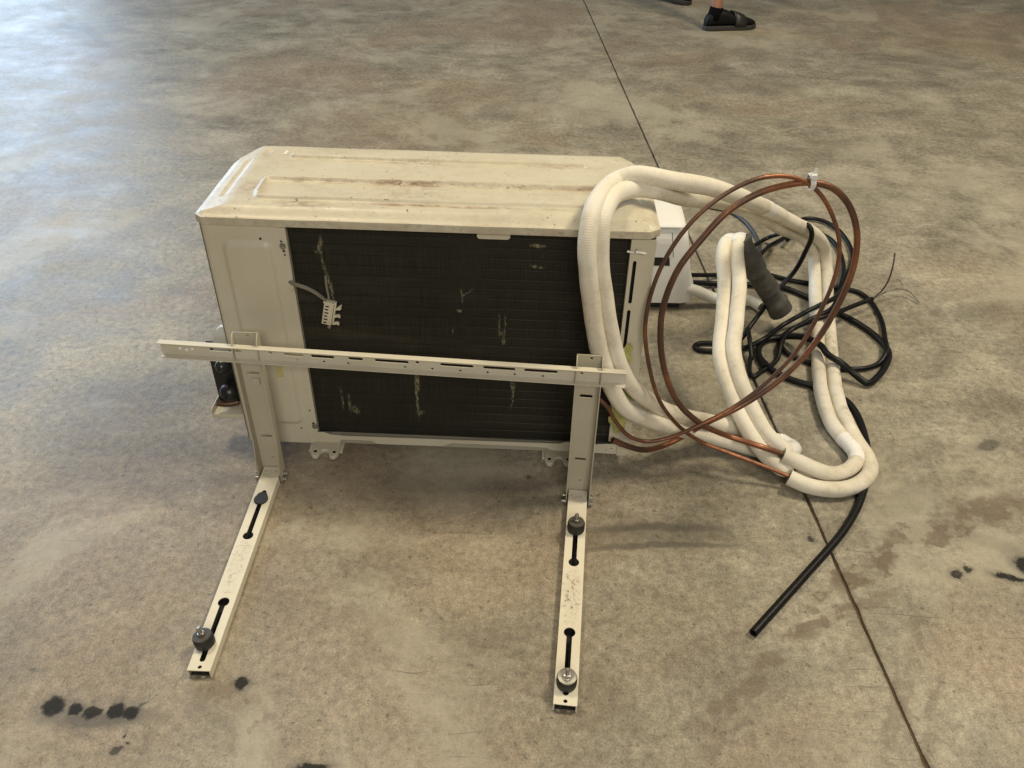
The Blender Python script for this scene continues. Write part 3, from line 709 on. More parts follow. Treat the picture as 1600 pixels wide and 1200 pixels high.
plate('lid_tab', [[(0.487, 0.522), (0.490, 0.5185), (0.541, 0.5185), (0.545, 0.522), (0.545, 0.5345), (0.487, 0.5345)]], 0.0012, M_cream, unit,
      Matrix.Translation((0, 0.0035, 0)) @ Matrix.Rotation(R(90), 4, 'X'))

# slotted corner post on the other edge
slots = []
for a, b2 in ((0.400, 0.488), (0.302, 0.386), (0.204, 0.288), (0.106, 0.190)):
    slots.append(rect_loop(0.7625, a, 0.7690, b2, 0.003, 3))
plate('corner_post', [rect_loop(0.7560, 0.066, 0.7995, 0.5300, 0.003, 3)] + slots + [circle_loop(0.7665, 0.5085, 0.0028, 10)], 0.0016, M_cream, unit,
      Matrix.Translation((0, -0.001, 0)) @ Matrix.Rotation(R(90), 4, 'X'))
box('post_return', (0.7560, -0.0004, 0.067), (0.7574, 0.012, 0.529), M_cream, unit)
box('post_side', (0.7982, -0.0005, 0.067), (0.7997, 0.050, 0.529), M_cream, unit)
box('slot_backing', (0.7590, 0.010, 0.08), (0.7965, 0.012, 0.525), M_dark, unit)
lathe('plastic_pin', [(0.0034, 0), (0.0034, 0.003), (0.0022, 0.005), (0.0016, 0.017), (0.0006, 0.019)], M_white, unit, 12, axis_matrix((0.765, -0.005, 0.508), (0.93, -0.35, 0)))
lathe('plastic_pin', [(0.0022, 0), (0.0018, 0.010), (0.0006, 0.012)], M_white, unit, 12, axis_matrix((0.7505, -0.002, 0.5065), (0.93, -0.35, 0)))
# base pan rim: scalloped lower edge
rim = [(0.150, 0.0625), (0.165, 0.0620), (0.180, 0.0560), (0.205, 0.0545), (0.62, 0.0555), (0.655, 0.0560), (0.668, 0.0615), (0.705, 0.0615), (0.720, 0.0570), (0.750, 0.0600), (0.7745, 0.0615),
       (0.7745, 0.0340), (0.640, 0.0370), (0.628, 0.0440), (0.560, 0.0455), (0.430, 0.0460), (0.410, 0.0370), (0.275, 0.0360), (0.262, 0.0440), (0.200, 0.0440), (0.190, 0.0355), (0.150, 0.0345)]
plate('base_pan_rim', [rim, circle_loop(0.764, 0.049, 0.0018, 8), circle_loop(0.752, 0.044, 0.0014, 8)], 0.0016, M_cream, unit, Matrix.Translation((0, -0.0032, 0)) @ Matrix.Rotation(R(90), 4, 'X'))
plate('corner_bracket', [[(0.7750, 0.031), (0.792, 0.031), (0.801, 0.040), (0.801, 0.070), (0.795, 0.076), (0.7750, 0.076)], circle_loop(0.781, 0.055, 0.0014, 8)], 0.0018, M_cream, unit,
      Matrix.Translation((0, -0.0040, 0)) @ Matrix.Rotation(R(90), 4, 'X'))
box('corner_bracket', (0.7997, -0.004, 0.032), (0.8012, 0.055, 0.075), M_cream, unit)
# mounting feet with an open bolt notch
def foot(xc, yc, name='mounting_foot'):
    lp = []
    for (x, y) in ((-.031, .030), (-.031, .004), (-.029, -.012), (-.022, -.021), (-.014, -.020), (-.010, -.013), (-.0085, -.004), (-.004, 0.0), (.004, 0.0), (.0085, -.004), (.010, -.013), (.014, -.020), (.022, -.021), (.029, -.012), (.031, .004), (.031, .030)):
        lp.append((xc + x, yc + y))
    p = plate(name, [lp, circle_loop(xc - .020, yc - .005, .0034, 10), circle_loop(xc + .020, yc - .005, .0034, 10)], 0.0100, M_cream, unit, Matrix.Translation((0, 0, 0.0062)), bevel=0.0018)
    bm = bmesh.new()
    add_box(bm, (xc - .036, yc + .000, .0006), (xc + .036, yc + .060, .0080), .002)
    add_box(bm, (xc - .030, yc + .024, .0080), (xc + .030, yc + .075, .0335), .002)
    from_bm('foot_rail', bm, M_cream, p, angle=40)
    for s in (-1, 1):
        lathe('foot_hole', [(.0033, 0), (.0033, .0008)], M_hole, p, 10, Matrix.Translation((xc + s * .020, yc - .005, .0102)))
foot(0.160, -0.001); foot(0.656, 0.004)
for xc in (0.160, 0.656):
    box('mounting_foot', (xc - 0.03, 0.235, 0.0005), (xc + 0.03, 0.285, 0.0335), M_cream, unit, 0.003)

# sensor clip hanging on the coil by its wires
clip_frame = Matrix.Translation((0.2125, -0.004, 0.3585)) @ Matrix.Rotation(R(13), 4, 'Y')
bm = bmesh.new()
add_box(bm, (-.0135, -.007, -.024), (.0045, .005, .024), .001, clip_frame)
add_box(bm, (-.0150, -.0085, .0225), (.0055, .004, .0262), .0008, clip_frame)
add_box(bm, (.0050, -.004, -.0235), (.0085, .004, .0255), .0008, clip_frame)
sc = from_bm('sensor_clip', bm, M_clip, unit, angle=40)
for k in range(6):
    box('clip_slot', (-.0105, -.0076, -.0205 + k * .0072), (-.0045 + .001 * (k % 2), -.0068, -.0180 + k * .0072), M_hole, sc, 0, clip_frame)
for k in range(3):
    z = -.022 + k * .0165
    hook = [(.008, z + .003), (.015, z + .0055), (.0185, z + .0035), (.0190, z + .0005), (.0165, z - .001), (.0150, z + .0012), (.008, z - .0025)]
    if k == 2: hook = [(.007, z - .002), (.010, z + .004), (.0185, z + .0125), (.0175, z + .0065), (.0185, z + .003), (.016, z + .0005)]
    plate('clip_hook', [hook], 0.005, M_clip, sc, clip_frame @ Matrix.Rotation(R(90), 4, 'X'))
tube('clip_stem', [clip_frame @ Vector((0.001, 0, -.022)), clip_frame @ Vector((0.001, 0, -.028)), clip_frame @ Vector((0.001, 0, -.034))], .0036, M_wire, sc, 10)
for k, off in enumerate((0, .0042, .0020)):
    pts = [(0.140, 0.004, 0.4215 - off), (0.150, -0.007, 0.4225 - off), (0.165, -0.011, 0.4210 - off), (0.182, -0.010, 0.4130 - off), (0.196, -0.008, 0.4010 - off), (0.2065, -0.006, 0.3880 - off * .5), (0.2095 + off * .3, -0.004, 0.3800)]
    if k == 2: pts = [(p[0], p[1] - .0022, p[2]) for p in pts]
    tube('sensor_wire', spline(pts, .004), .0022, M_wire, unit, 8)
tube('sensor_wire', spline([(0.2085, .008, .430), (0.2090, .003, .412), (0.2115, -.001, .396), (0.2125, -.003, .383)], .004), .0024, M_wire, unit, 8)

# torn yellow film stuck to the corner post
def torn(name, pts, width, seed, parent=None):
    bm = bmesh.new(); rows = []
    n = len(pts)
    for i, p in enumerate(pts):
        row = []
        for j in range(6):
            u = j / 5 - 0.5
            nz = noise.noise(Vector((i * 0.9 + seed, j * 1.3, seed)))
            w = width[i] * (1 + 0.4 * noise.noise(Vector((seed * 3, i * 1.7, 0))))
            row.append(bm.verts.new((p[0] + u * w + 0.004 * nz, p[1] - 0.006 * abs(noise.noise(Vector((i * 1.1, j * 1.9, seed * 2)))) , p[2] + 0.006 * noise.noise(Vector((j * 2.2, i, seed))))))
        rows.append(row)
    for a, b2 in zip(rows, rows[1:]):
        for j in range(5): bm.faces.new((a[j], a[j + 1], b2[j + 1], b2[j]))
    o = from_bm(name, bm, M_tapey, parent or unit)
    md = o.modifiers.new('thickness', 'SOLIDIFY'); md.thickness = 0.0008
    return o
torn('torn_film', [(0.771 + .004 * math.sin(i * 1.7), -0.005, 0.315 - i * 0.0075) for i in range(9)], [.006, .016, .020, .018, .014, .016, .012, .008, .004], 1.3)
torn('torn_film', [(0.771 + .003 * math.sin(i * 1.3), -0.006, 0.205 - i * 0.0090) for i in range(13)], [.016, .024, .034, .038, .040, .036, .038, .040, .038, .032, .028, .022, .012], 4.7)

# service valves standing out of the cabinet's left side
bm = bmesh.new()
add_box(bm, (-.073, .014, .074), (.001, .066, .086), .002)
add_box(bm, (-.073, .013, .074), (-.0705, .066, .098), .001)
vb = from_bm('valve_shelf', bm, M_cream, unit, angle=40)
box('valve_backplate', (-.0700, .0565, .0865), (.001, .0605, .240), M_black, unit, .0015)
plate('valve_handle', [[(-.002, .220), (-.054, .220), (-.049, .250), (-.038, .275), (-.028, .284), (-.002, .284)]], .010, simple('pale_plastic', (0.62, 0.64, 0.60), 0.4, var=0.05), unit,
      Matrix.Translation((0, .050, 0)) @ Matrix.Rotation(R(90), 4, 'X'), bevel=.002)
def valve(z, rr, dark):
    p, d = Vector((-.029, .056, z)), Vector((-.16, -.98, .08)).normalized()
    v = lathe('valve', [(rr * .6, 0), (rr * .62, .010), (rr, .011), (rr * 1.02, .024), (rr * .9, .033), (rr * .55, .040), (rr * .25, .042)], dark, unit, 18, axis_matrix(p, d))
    lathe('valve_tip', [(.003, 0), (.003, .003), (.001, .005)], M_hole, v, 10, axis_matrix(p + d * .0421, d))
valve(.198, .0150, M_gloss)
valve(.128, .0205, M_black)
tube('valve_stub', spline([(-.020, .034, .104), (-.040, .026, .104), (-.060, .018, .112)], .004), .0065, simple('tarnished_brass', (0.13, 0.075, 0.045), 0.45, 0.6, 0.3, 90), unit, 10)

# ------------------------------------------------------------------ wall bracket
LA, RA = (-0.5068, 1.2509, -90.5459), (0.1189, 1.2041, -95.3094)
brk = thing('wall_bracket', 'cream steel wall bracket with slotted crossbar and two floor arms, in front of the coil', 'bracket', (-0.19, 1.21, 0), 0)
inv = Matrix.Translation((0.19, -1.21, 0))
def arm_frame(A):
    b = R(A[2]); return inv @ Matrix.Translation((A[0], A[1], 0)) @ Matrix.Rotation(b, 4, 'Z')     # x along the arm, y across it
W, LEN = 0.0378, 0.4768
M_br = paint('bracket_paint', (0.48, 0.445, 0.345), 0.44, 0.7, 40, ref=brk)
M_bar = paint('crossbar_paint', (0.60, 0.565, 0.46), 0.44, 0.7, 40, ref=brk)
def arm_paint(A, k):
    f = arm_frame(A)
    pat = []
    for t, a, s in ((0.262, 0.055, 1.0 if k else 0.55), (0.262, 0.025, 0.9 if k else 0.35), (0.235, 0.030, 0.5), (0.015, 0.010, .5)):
        c = f @ Vector((t, W / 2, 0)); pat.append((c.x, c.y, a, 0.014, R(A[2]), s))
    return paint('arm_paint', (0.70, 0.655, 0.525), 0.44, 0.30, 40, ref=brk, patch=pat)

def keyhole(t_round, t_end, yc):
    """round hole at one end of a long slot"""
    r0, w = 0.0098, 0.0046
    s = 1 if t_end > t_round else -1
    lp = []
    a0 = math.asin(w / r0)
    n = 14
    for i in range(n + 1):
        a = a0 + (2 * math.pi - 2 * a0) * i / n
        lp.append((t_round + s * r0 * math.cos(a), yc + s * r0 * math.sin(a)))
    lp.append((t_end - s * 0.004, yc - s * w))
    for i in range(5):
        a = -math.pi / 2 + math.pi * i / 4
        lp.append((t_end - s * 0.0046 + s * w * math.cos(a), yc + s * w * math.sin(a)))
    lp.append((t_end - s * 0.004, yc + s * w))
    return lp

M_slot_shade = simple('slot_shade', (0.016, 0.015, 0.013), 0.9, var=0.4, scale=80)  # near-black that stands for the shade inside the arms
def bracket_arm(A, k):
    f = arm_frame(A); mt = arm_paint(A, k)
    yc = W / 2
    loops = [rect_loop(0.0, 0.0, LEN, W, 0.0), keyhole(0.188, 0.067, yc), keyhole(0.3415, 0.4605, yc), circle_loop(0.4700, yc, 0.0033, 10)]
    top = plate('arm', loops, 0.0022, mt, brk, f @ Matrix.Translation((0, 0, 0.0169)), bevel=0.0004)
    bm = bmesh.new()
    add_box(bm, (0.0, 0.0, 0.0006), (LEN, 0.0022, 0.0157), 0.0, f)
    add_box(bm, (0.0, W - 0.0022, 0.0006), (LEN, W, 0.0157), 0.0, f)
    for (t, h) in ((0.208, 1), (0.316, 1)):        # low pressed ribs across the plate
        add_box(bm, (t, 0.009, 0.0176), (t + 0.005, W - 0.009, 0.0186), 0.0004, f)
    from_bm('arm_side', bm, mt, top)
    box('arm_slot_shade', (0.003, 0.0026, 0.0008), (LEN - 0.003, W - 0.0026, 0.0030), M_slot_shade, top, 0.0, f)  # added dark sheet, paints the hollow's shade behind the slots
    return top
armL = bracket_arm(LA, 0); armR = bracket_arm(RA, 1)

def upright(A):
    f = arm_frame(A)
    fr = Matrix(((0, 0, 1, 0), (1, 0, 0, 0), (0, 1, 0, 0), (0, 0, 0, 1)))   # sheet x -> across, y -> up, z -> along the arm
    o0, o1 = -0.0048, W + 0.0048
    yc = W / 2
    holes = [rect_loop(yc - .0130,   .252, yc + .0110, .2595, .0034, 3), rect_loop(yc - .0130, .096, yc + .0100, .1030, .0032, 3), circle_loop(yc, .282, .0042, 10), circle_loop(yc + .003, .3415, .0030, 10), circle_loop(yc + .002, .043, .002, 8)]
    web = plate('upright', [rect_loop(o0, 0.0006, o1, 0.3484, 0.0)] + holes, 0.0020, M_br, brk, f @ Matrix.Translation((-0.0036, 0, 0)) @ fr, bevel=.0003)
    fl = Matrix(((1, 0, 0, 0), (0, 0, 1, 0), (0, 1, 0, 0), (0, 0, 0, 1)))   # sheet x -> along arm, y -> up
    for yy in (o0 + .0010, o1 - .0010):
        lp = [(-0.0026, 0.0006), (0.030, 0.0006), (0.030, 0.050), (0.0185, 0.090), (0.0185, 0.312), (0.0150, 0.337), (0.004, 0.3484), (-0.0026, 0.3484)]
        plate('flange', [lp, circle_loop(.008, .236, .0018, 8), circle_loop(.010, .192, .0014, 8)], 0.0020, M_br, web, f @ Matrix.Translation((0, yy, 0)) @ fl, bevel=.0003)
    for (t, z) in ((0.0115, 0.0125), (0.0240, 0.0085)):
        for side, d in ((o1, 1), (o0, -1)):
            bm = bmesh.new()
            add_lathe(bm, [(.0062, 0), (.0062, .001), (.0048, .0014), (.0048, .0050), (.0032, .0052), (.0030, .0085)], 6 if d > 0 else 14, f @ axis_matrix((t, side, z), (0, d, 0)))
            from_bm('bolt', bm, M_steel, web, angle=30)
    return web
upL = upright(LA); upright(RA)
# small bent tab and dent on the near upright web
fL = arm_frame(LA)
bm = bmesh.new(); add_box(bm, (-0.0020, .013, .232), (.0020, .028, .246), .0004, fL); from_bm('bent_tab', bm, M_br, upL)

# crossbar: top lip folds back, web carries the slots, bottom lip folds forward
def crossbar():
    p0, p1 = Vector((-0.6486, 1.2553, 0)), Vector((0.2036, 1.1921, 0))
    ang = math.atan2(p1.y - p0.y, p1.x - p0.x); ln = (p1 - p0).length
    f = inv @ Matrix.Translation(p0) @ Matrix.Rotation(ang, 4, 'Z')
    rt = f @ Matrix.Translation((0, -0.003, 0)) @ Matrix.Rotation(R(90), 4, 'X')
    z0, z1 = 0.2985, 0.3275
    loops = [rect_loop(0, z0, ln, z1, 0.0)]
    def sl(a, b2, z, h): loops.append(rect_loop(a, z - h / 2, b2, z + h / 2, h * 0.45, 3))
    zc = 0.3150
    loops.append(circle_loop(0.036, zc - .001, .0034, 10)); loops.append(circle_loop(0.048, zc - .002, .0040, 10)); loops.append(circle_loop(0.059, zc - .001, .0034, 10))
    sl(0.092, 0.152, zc, .0060)
    for a, b2 in ((0.232, 0.268), (0.282, 0.325), (0.351, 0.378), (0.400, 0.462), (0.520, 0.580), (0.598, 0.656), (0.672, 0.732)):
        sl(a, b2, zc, .0062)
    for x in (0.478, 0.207, 0.775): loops.append(circle_loop(x, zc + .001, .0032, 10))
    for x in (0.255, 0.305, 0.505, 0.556, 0.606, 0.655, 0.706, 0.350, 0.455): loops.append(circle_loop(x, 0.3040, .0024, 8))
    o = plate('crossbar', loops, 0.0018, M_bar, brk, rt, bevel=.0003)
    bm = bmesh.new()
    add_box(bm, (0, -0.0150, z1 + 0.0001), (ln, -0.0021, z1 + 0.0018), .0004, f)
    from_bm('top_lip', bm, M_bar, o)
    bm = bmesh.new()
    add_box(bm, (0, -0.0150, z0 - 0.0018), (ln, -0.0021, z0 - 0.0001), .0004, f)
    from_bm('bottom_lip', bm, M_bar, o)
    return o
crossbar()

# rubber mounts bolted through the slots
M_rubber = simple('black_rubber', (0.020, 0.019, 0.017), 0.55, var=0.35, scale=120, bump=0.4)
M_stud = simple('zinc_stud', (0.50, 0.48, 0.44), 0.32, 0.95, 0.2, 150)
M_dusty = simple('dusty_rubber_top', (0.075, 0.068, 0.056), 0.7, var=0.3, scale=140, bump=0.5)
def mount(A, t, dy=0.0, metal_top=False, tilt=(0, 0)):
    f = arm_frame(A) @ Matrix.Translation((t, W / 2 + dy, 0.0181)) @ Matrix.Rotation(R(tilt[0]), 4, 'X') @ Matrix.Rotation(R(tilt[1]), 4, 'Y')
    m = lathe('rubber_mount', [(.0135, 0), (.0160, .0015), (.0166, .006), (.0166, .018), (.0158, .0205)], M_rubber, brk, 24, f)
    lathe('mount_cap', [(.0155, .0206), (.0150, .0222), (.0090, .0230), (.0086, .0226)], M_steel if metal_top else M_dusty, m, 24, f)
    if metal_top: lathe('washer', [(.0098, .0232), (.0098, .0246), (.0045, .0247)], M_steel, m, 18, f)
    lathe('nut', [(.0062, .0231), (.0062, .0272), (.0042, .0276)], M_stud, m, 6, f, angle=25)
    lathe('stud', [(.0036, .0276), (.0038, .030), (.0035, .032), (.0038, .034), (.0035, .036), (.0037, .039), (.0028, .0405)], M_stud, m, 14, f)
    # washer and bolt head under the plate
    lathe('lower_nut', [(.0075, -.0035), (.0075, -.0085)], M_steel, m, 6, f, angle=25)
mount(LA, 0.4270, -.0035, False, (8, -4))
mount(RA, 0.109, 0.0, False, (0, -5))
mount(RA, 0.4405, 0.0, True, (0, 0))
fz = arm_frame(LA) @ Matrix.Translation((0.0945, W / 2, 0.0180))
dp = [(.0145 * math.cos(a) - (.004 if math.cos(a) < -.8 else 0), .0135 * math.sin(a)) for a in [2 * math.pi * i / 20 for i in range(20)]]
plate('rubber_disc', [dp], .004, M_rubber, brk, fz @ Matrix.Translation((0, 0, .002)), bevel=.001)

# ------------------------------------------------------------------ refrigerant line set: two foam sleeves, two copper pipes
M_foam = foam(); M_copper = copper()
M_wrap = simple('white_wrap_tape', (0.82, 0.80, 0.75), 0.45, var=0.05, scale=60, bump=0.8, bscale=70)
M_tie = simple('clear_nylon', (0.75, 0.75, 0.72), 0.3, var=0.03)
ls = thing('line_set', 'cream foam-covered refrigerant pipe pair draped over the lid, with coiled bare copper pipes', 'pipes', (0.62, 1.36, 0))
lin = Vector(ls.location)
def loc(pts): return [Vector(p) - lin for p in pts]
p_in = spline(loc(DATA['sleeve_inner'])); p_out = spline(loc(DATA['sleeve_outer']))
# rest everything on the floor, never in it
def lift(path, r):
    for p in path: p.z = max(p.z, r)
    return path
RS = 0.0164
lift(p_in, RS + .0003); lift(p_out, RS + .0003)
s_in = tube('foam_sleeve', p_in, RS, M_foam, ls, 22, 0.06, 20, hollow=0.45, seed=1)
s_out = tube('foam_sleeve', p_out, RS, M_foam, ls, 22, 0.06, 20, hollow=0.40, seed=5)
def near(path, q):
    q = Vector(q) - lin; return min(range(len(path)), key=lambda i: (path[i] - q).length)
def wrap(path, sleeve, idx, half, seed, grow=1.05, jit=0.10):
    a, b2 = max(0, idx - half), min(len(path) - 1, idx + half)
    tube('tape_wrap', path[a:b2 + 1], lambda u: RS * grow, M_wrap, sleeve, 28, jit * 1.6, 90, seed=seed)
wrap(p_in, s_in, len(p_in) - 7, 7, 2, 1.07); wrap(p_out, s_out, len(p_out) - 9, 5, 3, 1.06)
wrap(p_in, s_in, near(p_in, DATA['sleeve_inner'][39]), 6, 6, 1.06)
wrap(p_in, s_in, near(p_in, DATA['sleeve_inner'][6]), 6, 4, 1.025, 0.05)
wrap(p_out, s_out, near(p_out, DATA['sleeve_outer'][18]), 4, 8, 1.04, 0.05)
c_thick = lift(spline(loc(DATA['copper_thick'])), .0078); c_thin = lift(spline(loc(DATA['copper_thin'])), .0052)
tube('copper_pipe', c_thick, .0060, M_copper, ls, 14, 0.02, 30, hollow=0.8)
tube('copper_pipe', c_thin, .0040, M_copper, ls, 12, 0.02, 30, hollow=0.75)
tp = Vector(DATA['tie']) - lin
bm = bmesh.new()
tm = Matrix.Translation(tp) @ Matrix.Rotation(R(-8), 4, 'Y')
for k in range(12):
    a0, a1 = 2 * math.pi * k / 12, 2 * math.pi * (k + 1) / 12
    q = [(Vector((sx, .015 * math.cos(a), .0125 * math.sin(a)))) for a in (a0, a1) for sx in (-.0045, .0045)]
    vs = [bm.verts.new(tm @ c) for c in (q[0], q[1], q[3], q[2])]
    bm.faces.new(vs)
tie = from_bm('cable_tie', bm, M_tie, ls)
md = tie.modifiers.new('thickness', 'SOLIDIFY'); md.thickness = .0016
box('tie_head', (-.005, -.017, .008), (.005, -.006, .018), M_tie, tie, .0012, tm)
plate('tie_tail', [[(-.003, .014), (.004, .014), (.0065, .026), (.002, .027)]], .0014, M_tie, tie, tm @ Matrix.Translation((0, -.010, 0)) @ Matrix.Rotation(R(90), 4, 'X'))

# ------------------------------------------------------------------ indoor unit lying behind, its grey pipe bundle and drain hose
ind = thing('indoor_unit', 'glossy white plastic indoor unit on the floor behind the cream outdoor unit', 'air conditioner', (0.12, 1.93, 0), R(0.5))
def indoor():
    prof = [(0.010, .010), (-.008, .020), (-.016, .060), (-.014, .135), (-.004, .205), (0.004, .226), (.016, .236), (.075, .250), (.135, .254), (.170, .246), (.190, .215), (.198, .12), (.192, .030), (.170, .010)]
    xs = [(-.42, .0), (.335, .0), (.350, .15), (.362, .6), (.368, 1.6)]
    bm = bmesh.new(); rows = []
    for x, shrink in xs:
        row = []
        for (y, z) in prof:
            k = shrink * .012
            yc, zc = .092, .13
            xx = x - (.040 * (z / .24) if x > 0 else 0)
            row.append(bm.verts.new((xx, y + (k if y < yc else -k), z + (k if z < zc else -k))))
        rows.append(row)
    m = len(prof)
    for a, b2 in zip(rows, rows[1:]):
        for i in range(m): bm.faces.new((a[i], a[(i + 1) % m], b2[(i + 1) % m], b2[i]))
    bm.faces.new(rows[0]); bm.faces.new(rows[-1])
    return from_bm('body', bm, M_white, ind, angle=38)
indoor()
def quad_panel(name, pts, thick, mat, off):
    """thin raised panel lying on the body's front: pts are (x, z), y taken from the body's curve"""
    def yb(z):
        pr = [(.020, -.008), (.060, -.016), (.135, -.014), (.205, -.004), (.226, .004)]
        for (z0, y0), (z1, y1) in zip(pr, pr[1:]):
            if z <= z1: return y0 + (y1 - y0) * (z - z0) / (z1 - z0)
        return pr[-1][1]
    bm = bmesh.new(); n = 5
    (x0, x1, z0, z1) = pts
    fr, bk = [], []
    for j in range(n + 1):
        z = z0 + (z1 - z0) * j / n
        sk = -.040 * (z / .24) * .9
        for lst, d in ((fr, off), (bk, off - thick)):
            lst.append([bm.verts.new((x + sk, yb(z) - d, z)) for x in (x0, x1)])
    for j in range(n):
        bm.faces.new((fr[j][0], fr[j][1], fr[j + 1][1], fr[j + 1][0])); bm.faces.new((bk[j][1], bk[j][0], bk[j + 1][0], bk[j + 1][1]))
        for s in (0, 1): bm.faces.new((fr[j][s], fr[j + 1][s], bk[j + 1][s], bk[j][s]))
    bm.faces.new((fr[0][0], fr[0][1], bk[0][1], bk[0][0])); bm.faces.new((fr[n][0], fr[n][1], bk[n][1], bk[n][0]))
    return from_bm(name, bm, mat, ind)
quad_panel('access_cover', (-.20, .3145, .162, .222), .004, M_white, .0035)
quad_panel('air_gap', (-.20, .306, .137, .159), .002, M_black, .0012)
quad_panel('seam', (.3152, .3168, .160, .224), .001, M_black, .0008)
bm = bmesh.new(); add_box(bm, (-.42, .000, .236), (.314, .012, .2415), .002); from_bm('top_ridge', bm, M_white, ind, angle=40)
bm = bmesh.new(); add_box(bm, (-.41, .000, .0005), (.330, .185, .0105), .002); from_bm('base_strip', bm, M_black, ind, angle=40)
ii = Matrix.Translation((0.12, 1.93, 0)) @ Matrix.Rotation(R(.5), 4, 'Z'); ii = ii.inverted()
def ilo(pts): return [ii @ Vector(p) for p in pts]
M_hosew = simple('white_drain_hose', (0.62, 0.60, 0.55), 0.45, var=0.08, scale=30)
M_greyw = simple('grey_wrap_tape', (0.082, 0.079, 0.068), 0.6, var=0.4, scale=28, bump=1.6, bscale=38)
tube('drain_hose', lift(spline(ilo(DATA['drain'])), .0152), .0150, M_hosew, ind, 16, 0.03, 40, hollow=.8)
wp = spline(ilo(DATA['wrap']))
tube('pipe_bundle', lift(wp, .032), lambda u: .0235 + .006 * u + .0012 * math.sin(u * 37) + .001 * math.sin(u * 71 + 1), M_greyw, ind, 40, 0.26, 27, hollow=.0)

# ------------------------------------------------------------------ black cables
M_cable = simple('black_cable_rubber', (0.007, 0.007, 0.008), 0.42, var=0.5, scale=60, spec=0.28, bump=0.3)
M_cgrey = simple('grey_cable', (0.055, 0.062, 0.066), 0.4, var=0.2, scale=60)
def cable(name, key, rad, mat, label, hollow=0.0):
    pts = DATA[key]; base = Vector((pts[len(pts) // 2][0], pts[len(pts) // 2][1], 0))
    t = thing(name, label, 'cable', base)
    path = lift(spline([Vector(p) - base for p in pts]), rad)
    s = tube('sheath', path, rad, mat, t, 10, 0.03, 30, hollow=hollow)
    return t, s, base
t1, s1, b1 = cable('power_cable', 'cable_plug', .0064, M_cable, 'black power cable looped on the floor, ending in three bare wire ends')
M_core = simple('brown_core_wire', (0.075, 0.045, 0.035), 0.5, var=0.3, scale=90)
M_core2 = simple('grey_core_wire', (0.24, 0.22, 0.17), 0.5, var=0.3, scale=90)
for k in range(3):
    tube('core_wire', lift(spline([Vector(p) - b1 for p in DATA['wire%d' % k]], .005), .0022), .0021, M_core if k == 0 else M_core2, t1, 8)
cable('drain_tube', 'cable_hose', .0080, M_cable, 'thick black tube curving out past the foam sleeve bend to its cut end', 0.6)
cable('connection_cable', 'cable_loop', .0062, M_cable, 'black cable hung over the foam sleeves behind the copper coil, in wide loops')
cable('short_cable', 'cable_short', .0060, M_cable, 'black cable arcing along the floor behind the copper coil, below the sleeves')
cable('grey_cable', 'cable_grey', .0058, M_cgrey, 'thin dark grey cable curving on the floor beside the white indoor unit')

